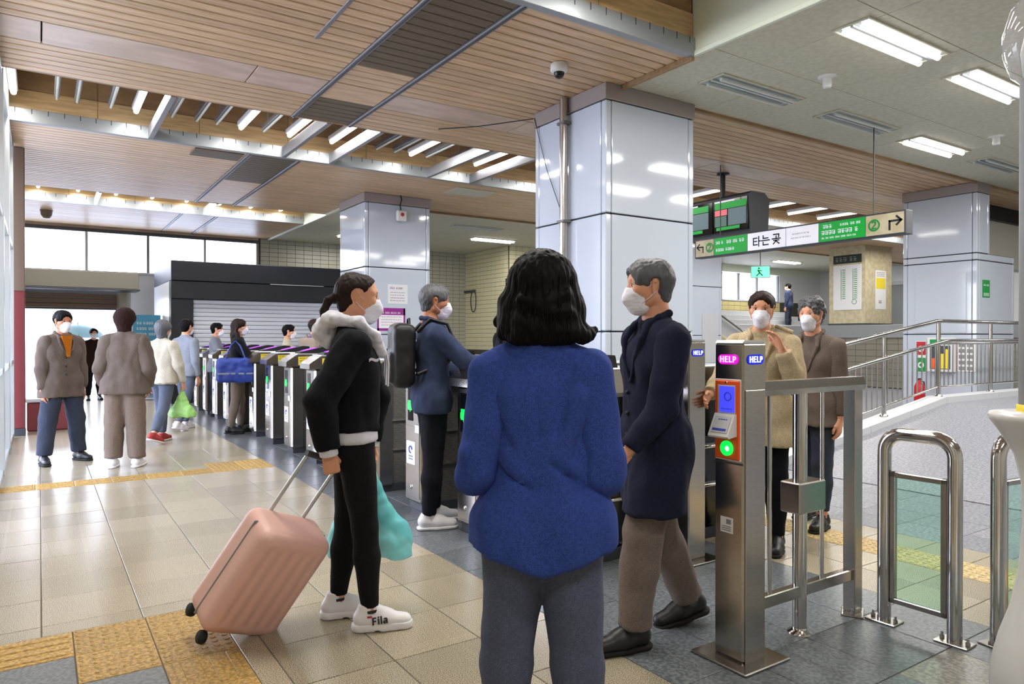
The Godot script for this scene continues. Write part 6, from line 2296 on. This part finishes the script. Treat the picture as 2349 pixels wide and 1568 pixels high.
	# --- walkers in front of the far gates
	J = person({"label": "person in ivory jacket, jeans and red shoes carrying a green bag", "x": 1.33, "z": -10.2, "yaw": facing(0.72, -0.69), "H": 1.57, "cell": 0.021, "face": false,
		"legs": [[12, 10, 1, 5], [-14, 16, 1, 5]], "hairdo": "round", "hair": "hair_grey", "shoe": "shoe_red", "sole": "shoe_white", "feet": [0, -18], "arms": [[Vector3(-0.2, -1, 0.0), Vector3(-0.05, -1, -0.2)], [Vector3(0.25, -1, -0.1), Vector3(0.05, -1, -0.3)]], "grip": [false, true]})
	folk.ivory = J
	trousers(J, "denim", 0.014, 0.88)
	coat(J, "ivory", 0.48, 0.03, 0.005, "jacket", 0.016)
	J = person({"label": "person in grey top, pale jeans and white sneakers just beyond the green bag", "x": 1.80, "z": -11.45, "yaw": facing(0.80, -0.60), "H": 1.62, "cell": 0.021, "face": false,
		"legs": [[10, 8, 1, 5], [-12, 12, 1, 5]], "hairdo": "short", "shoe": "shoe_white", "sole": "shoe_white", "feet": [0, -14]})
	trousers(J, "denim", 0.014, 0.92)
	coat(J, "grey_cloth", 0.48, 0.022)
	J = person({"label": "person in black top reaching over a far gate, with the blue tote bag", "x": 2.35, "z": -10.60, "yaw": facing(0.93, 0.2), "H": 1.61, "cell": 0.019,
		"arms": [[Vector3(-0.1, -0.7, -0.6), Vector3(0.1, -0.2, -1)], [Vector3(0.15, -0.75, -0.55), Vector3(0.0, -0.30, -1)]], "legs": [[5, 5, 2, 5], [-5, 5, 2, 5]], "hairdo": "long", "hair": "hair_brown"})
	folk.tote = J
	trousers(J, "taupe", 0.008, 0.94)
	coat(J, "jacket_black", 0.47, 0.022)
	J = person({"label": "person in pale violet top with a beige backpack, beyond the far gates", "x": 3.45, "z": -10.60, "yaw": facing(0.62, -0.78), "H": 1.62, "cell": 0.021, "face": false, "hairdo": "short", "hair": "hair_brown"})
	folk.violet = J
	trousers(J, "denim_dark", 0.012)
	coat(J, "violet", 0.47, 0.022)
	for q in [[2.55, -13.15, 1.60, "person in grey jacket in the farthest gate lane, facing the photographer's right", "grey_cloth", "short", "hair_black"], [2.75, -12.30, 1.62, "person with pale blond hair in navy coat in a far gate lane", "navy", "long", "hair_blond"], [3.30, -11.45, 1.55, "person in ivory top beyond the gates, right of the blond one", "ivory", "short", "hair_black"]]:
		J = person({"label": q[3], "x": q[0], "z": q[1], "yaw": facing(0.9, 0.35), "H": q[2], "cell": 0.022, "hairdo": q[5], "hair": q[6], "arms": [[Vector3(-0.12, -1, 0), Vector3(0, -0.8, -0.6)], [Vector3(0.12, -0.9, -0.4), Vector3(0, -0.3, -1)]]})
		trousers(J, "denim_dark", 0.012)
		coat(J, q[4], 0.47, 0.022)
	J = person({"label": "dark silhouetted person in the bright street entrance beside the umbrella", "x": 0.98, "z": -18.0, "yaw": facing(0.1, 1), "H": 1.55, "cell": 0.023, "face": false, "hairdo": "short"})
	trousers(J, "trousers_black", 0.014)
	coat(J, "wool_brown", 0.45, 0.026)
	J = person({"label": "person in dark blue climbing the stairs far behind the trench coat", "x": 22.1, "y": 1.65, "z": -15.55, "yaw": facing(-0.2, -1), "H": 1.62, "cell": 0.023, "face": false, "hairdo": "short", "legs": [[3, 3, 2, 5], [2, 3, 2, 5]]})
	trousers(J, "denim_dark", 0.012)
	coat(J, "shirt_slate", 0.46, 0.024)


# ------------------------------------------------------------------ bags
func blob_obj(called: String, b: Blob, m: String, parent: Node, amp := 0.0, freq := 9.0) -> MeshInstance3D:
	var acc := {}
	b.mesh_into(acc, Transform3D(), wrinkle(1.0), amp, Vector3.ONE * freq)
	return obj(called, acc_mesh(acc), m, parent)


func backpack(J: Dictionary, label: String, m: String, size: Vector3, cell: float) -> void:
	var up: Callable = J.up
	var t := thing("backpack", label, "backpack")
	var at: Vector3 = J.root.transform * (up.call(0, 0.705, 0.0) + Vector3(0, 0, 0.105 + size.z / 2 + 0.03))
	t.transform = Transform3D(J.root.transform.basis, at)
	var b := Blob.new(-size * 0.7 - Vector3.ONE * 0.05, size * 0.7 + Vector3.ONE * 0.08, cell)
	b.rbox(Vector3.ZERO, size / 2, minf(size.z, size.x) * 0.38)
	b.rbox(Vector3(0, -size.y * 0.18, size.z * 0.42), Vector3(size.x * 0.4, size.y * 0.24, size.z * 0.22), 0.03)
	blob_obj("pack", b, m, t, 0.006, 7.0)
	var tilt := func(p: Vector3) -> Vector3: return t.transform.affine_inverse() * (J.root.transform * p)
	for s in [-1.0, 1.0]:
		var st := begin()
		tube(st, [tilt.call(up.call(0.05 * s, 0.80, 0.072)), tilt.call(up.call(0.062 * s, 0.855, 0.02)), tilt.call(up.call(0.068 * s, 0.835, -0.05)), tilt.call(up.call(0.074 * s, 0.76, -0.083)), tilt.call(up.call(0.09 * s, 0.68, -0.05)), tilt.call(up.call(0.078 * s, 0.63, 0.075))], 0.013, 8)
		obj("strap", done(st), m, t)
	obj("grab_loop", bar([Vector3(-0.04, size.y / 2 - 0.01, -size.z * 0.3), Vector3(-0.03, size.y / 2 + 0.03, -size.z * 0.3), Vector3(0.03, size.y / 2 + 0.03, -size.z * 0.3), Vector3(0.04, size.y / 2 - 0.01, -size.z * 0.3)], 0.008, 8), m, t)


func carrier(label: String, m: String, top: Vector3, w: float, h: float, d: float, yaw: float, called: String) -> void:
	# a soft bag hanging from a hand at top
	var t := thing(called, label, "bag", top, yaw)
	var b := Blob.new(Vector3(-w, -h - 0.12, -w), Vector3(w, 0.1, w), 0.011)
	var y0 := -0.07
	for s in [-1.0, 1.0]:
		b.cone(Vector3(0.012 * s, y0 + 0.02, 0), Vector3(w * 0.36 * s, y0 - h * 0.85, 0), 0.018, d / 2, 0.04)
		b.cone(Vector3(w * 0.36 * s, y0 - h * 0.7, 0), Vector3(w * 0.44 * s, y0 - h * 0.95, 0.0), d * 0.4, d * 0.4, 0.04)
	b.cone(Vector3(-w * 0.3, y0 - h * 0.86, 0), Vector3(w * 0.3, y0 - h * 0.86, 0), d / 2, d / 2, 0.05)
	b.cone(Vector3(0, y0 - 0.03, 0), Vector3(0, y0 - h * 0.8, 0), 0.035, d * 0.5, 0.05)
	b.cut(Vector3(0, y0 - h, 0), Vector3.DOWN)
	blob_obj("bag_body", b, m, t, 0.016, 8.0)
	for s in [-1.0, 1.0]:
		obj("bag_handle", bar([Vector3(0.0, 0.012, 0.012 * s), Vector3(0.014 * s, -0.05, 0.012 * s), Vector3(0.035 * s, y0 - 0.05, 0.012 * s)], 0.008, 7), m, t)


func build_bags() -> void:
	backpack(folk.man, "black backpack worn by the person in the slate shirt at the gate", "leather_black", Vector3(0.30, 0.46, 0.17), 0.012)
	backpack(folk.violet, "beige backpack on the violet-topped person beyond the far gates", "pack_beige", Vector3(0.30, 0.40, 0.15), 0.016)
	var tail: Node3D = folk.tail.root
	var hand: Vector3 = tail.transform * (folk.tail.palms[0] as Vector3)
	carrier("translucent turquoise plastic bag hanging from the ponytailed woman's far hand", "bag_cyan", hand, 0.34, 0.40, 0.16, facing(0.55, -0.83), "plastic_bag")
	hand = folk.ivory.root.transform * (folk.ivory.palms[1] as Vector3)
	carrier("pale green carrier bag held by the person in the ivory jacket", "bag_green", hand, 0.27, 0.30, 0.12, facing(0.55, -0.83), "carrier_bag")
	# blue tote at the far gate
	var tr: Transform3D = folk.tote.root.transform
	var up: Callable = folk.tote.up
	var t := thing("tote_bag", "wide blue tote bag on the shoulder of the person reaching over the far gate", "bag")
	t.transform = Transform3D(tr.basis, tr * (up.call(0.17, 0.555, 0.02) + Vector3(0.07, 0, 0)))
	var b := Blob.new(Vector3(-0.16, -0.3, -0.36), Vector3(0.16, 0.3, 0.36), 0.014)
	b.rbox(Vector3.ZERO, Vector3(0.075, 0.17, 0.25), 0.06)
	blob_obj("bag_body", b, "bag_blue", t, 0.015, 8.0)
	for s in [-1.0, 1.0]:
		obj("bag_strap", bar([Vector3(0.03 * s, 0.15, -0.13), Vector3(-0.03, 0.34, -0.06), Vector3(-0.085, 0.405, 0), Vector3(-0.03, 0.34, 0.06), Vector3(0.03 * s, 0.15, 0.13)], 0.010, 7), "bag_blue", t)
	obj("pale_band", box(Vector3(0.072, -0.055, -0.23), Vector3(0.08, -0.03, 0.23), 0.003), "grey_cloth", t)
	# pink suitcase pulled by the ponytailed woman
	var grip: Vector3 = tail.transform * (folk.tail.palms[1] as Vector3)
	var wheel := Vector3(0.70, 0.03, -3.42)
	var axis := (grip - wheel).normalized()
	var side := Vector3(0.55, 0, -0.83).cross(Vector3.UP).normalized()
	side = (side * 0.55 + Vector3(0.55, 0, -0.83) * 0.45)
	side = (side - axis * side.dot(axis)).normalized()
	var z := side.cross(axis).normalized()
	var s := thing("suitcase", "pink hard-shell rolling suitcase tilted on its wheels behind the ponytailed woman", "suitcase", wheel)
	s.transform = Transform3D(Basis(side, axis, z), wheel)
	var L := (grip - wheel).length()
	b = Blob.new(Vector3(-0.26, -0.06, -0.22), Vector3(0.26, 0.66, 0.22), 0.011)
	b.rbox(Vector3(0, 0.31, 0), Vector3(0.19, 0.27, 0.12), 0.055)
	for i in 5:
		var x := -0.12 + 0.06 * i
		for q in [-1.0, 1.0]:
			b.cone(Vector3(x, 0.12, 0.124 * q), Vector3(x, 0.50, 0.124 * q), 0.010, 0.010, 0.012, Vector3.ZERO, 1.0, true)
	blob_obj("shell", b, "suitcase_pink", s)
	obj("zip_band", box(Vector3(-0.193, 0.06, -0.006), Vector3(0.193, 0.56, 0.006), 0.004), "grey", s)
	for x in [-0.09, 0.09]:
		obj("pull_tube", bar([Vector3(x, 0.55, -0.085), Vector3(x, L - 0.01, -0.085)], 0.009, 10), "alu", s)
	obj("pull_grip", bar([Vector3(-0.10, L, -0.085), Vector3(0.10, L, -0.085)], 0.015, 10), "dark_grey", s)
	obj("side_handle", bar([Vector3(0.195, 0.24, 0), Vector3(0.22, 0.26, 0), Vector3(0.22, 0.38, 0), Vector3(0.195, 0.40, 0)], 0.011, 8), "dark_grey", s)
	for x in [-0.15, 0.15]:
		for q in [-0.085, 0.085]:
			var wl := obj("wheel", lathe([Vector2(0, -0.012), Vector2(0.028, -0.012), Vector2(0.030, 0), Vector2(0.028, 0.012), Vector2(0, 0.012)], 16), "rubber", s, Vector3(x, 0.012, q))
			wl.rotation = Vector3(0, 0, PI / 2)
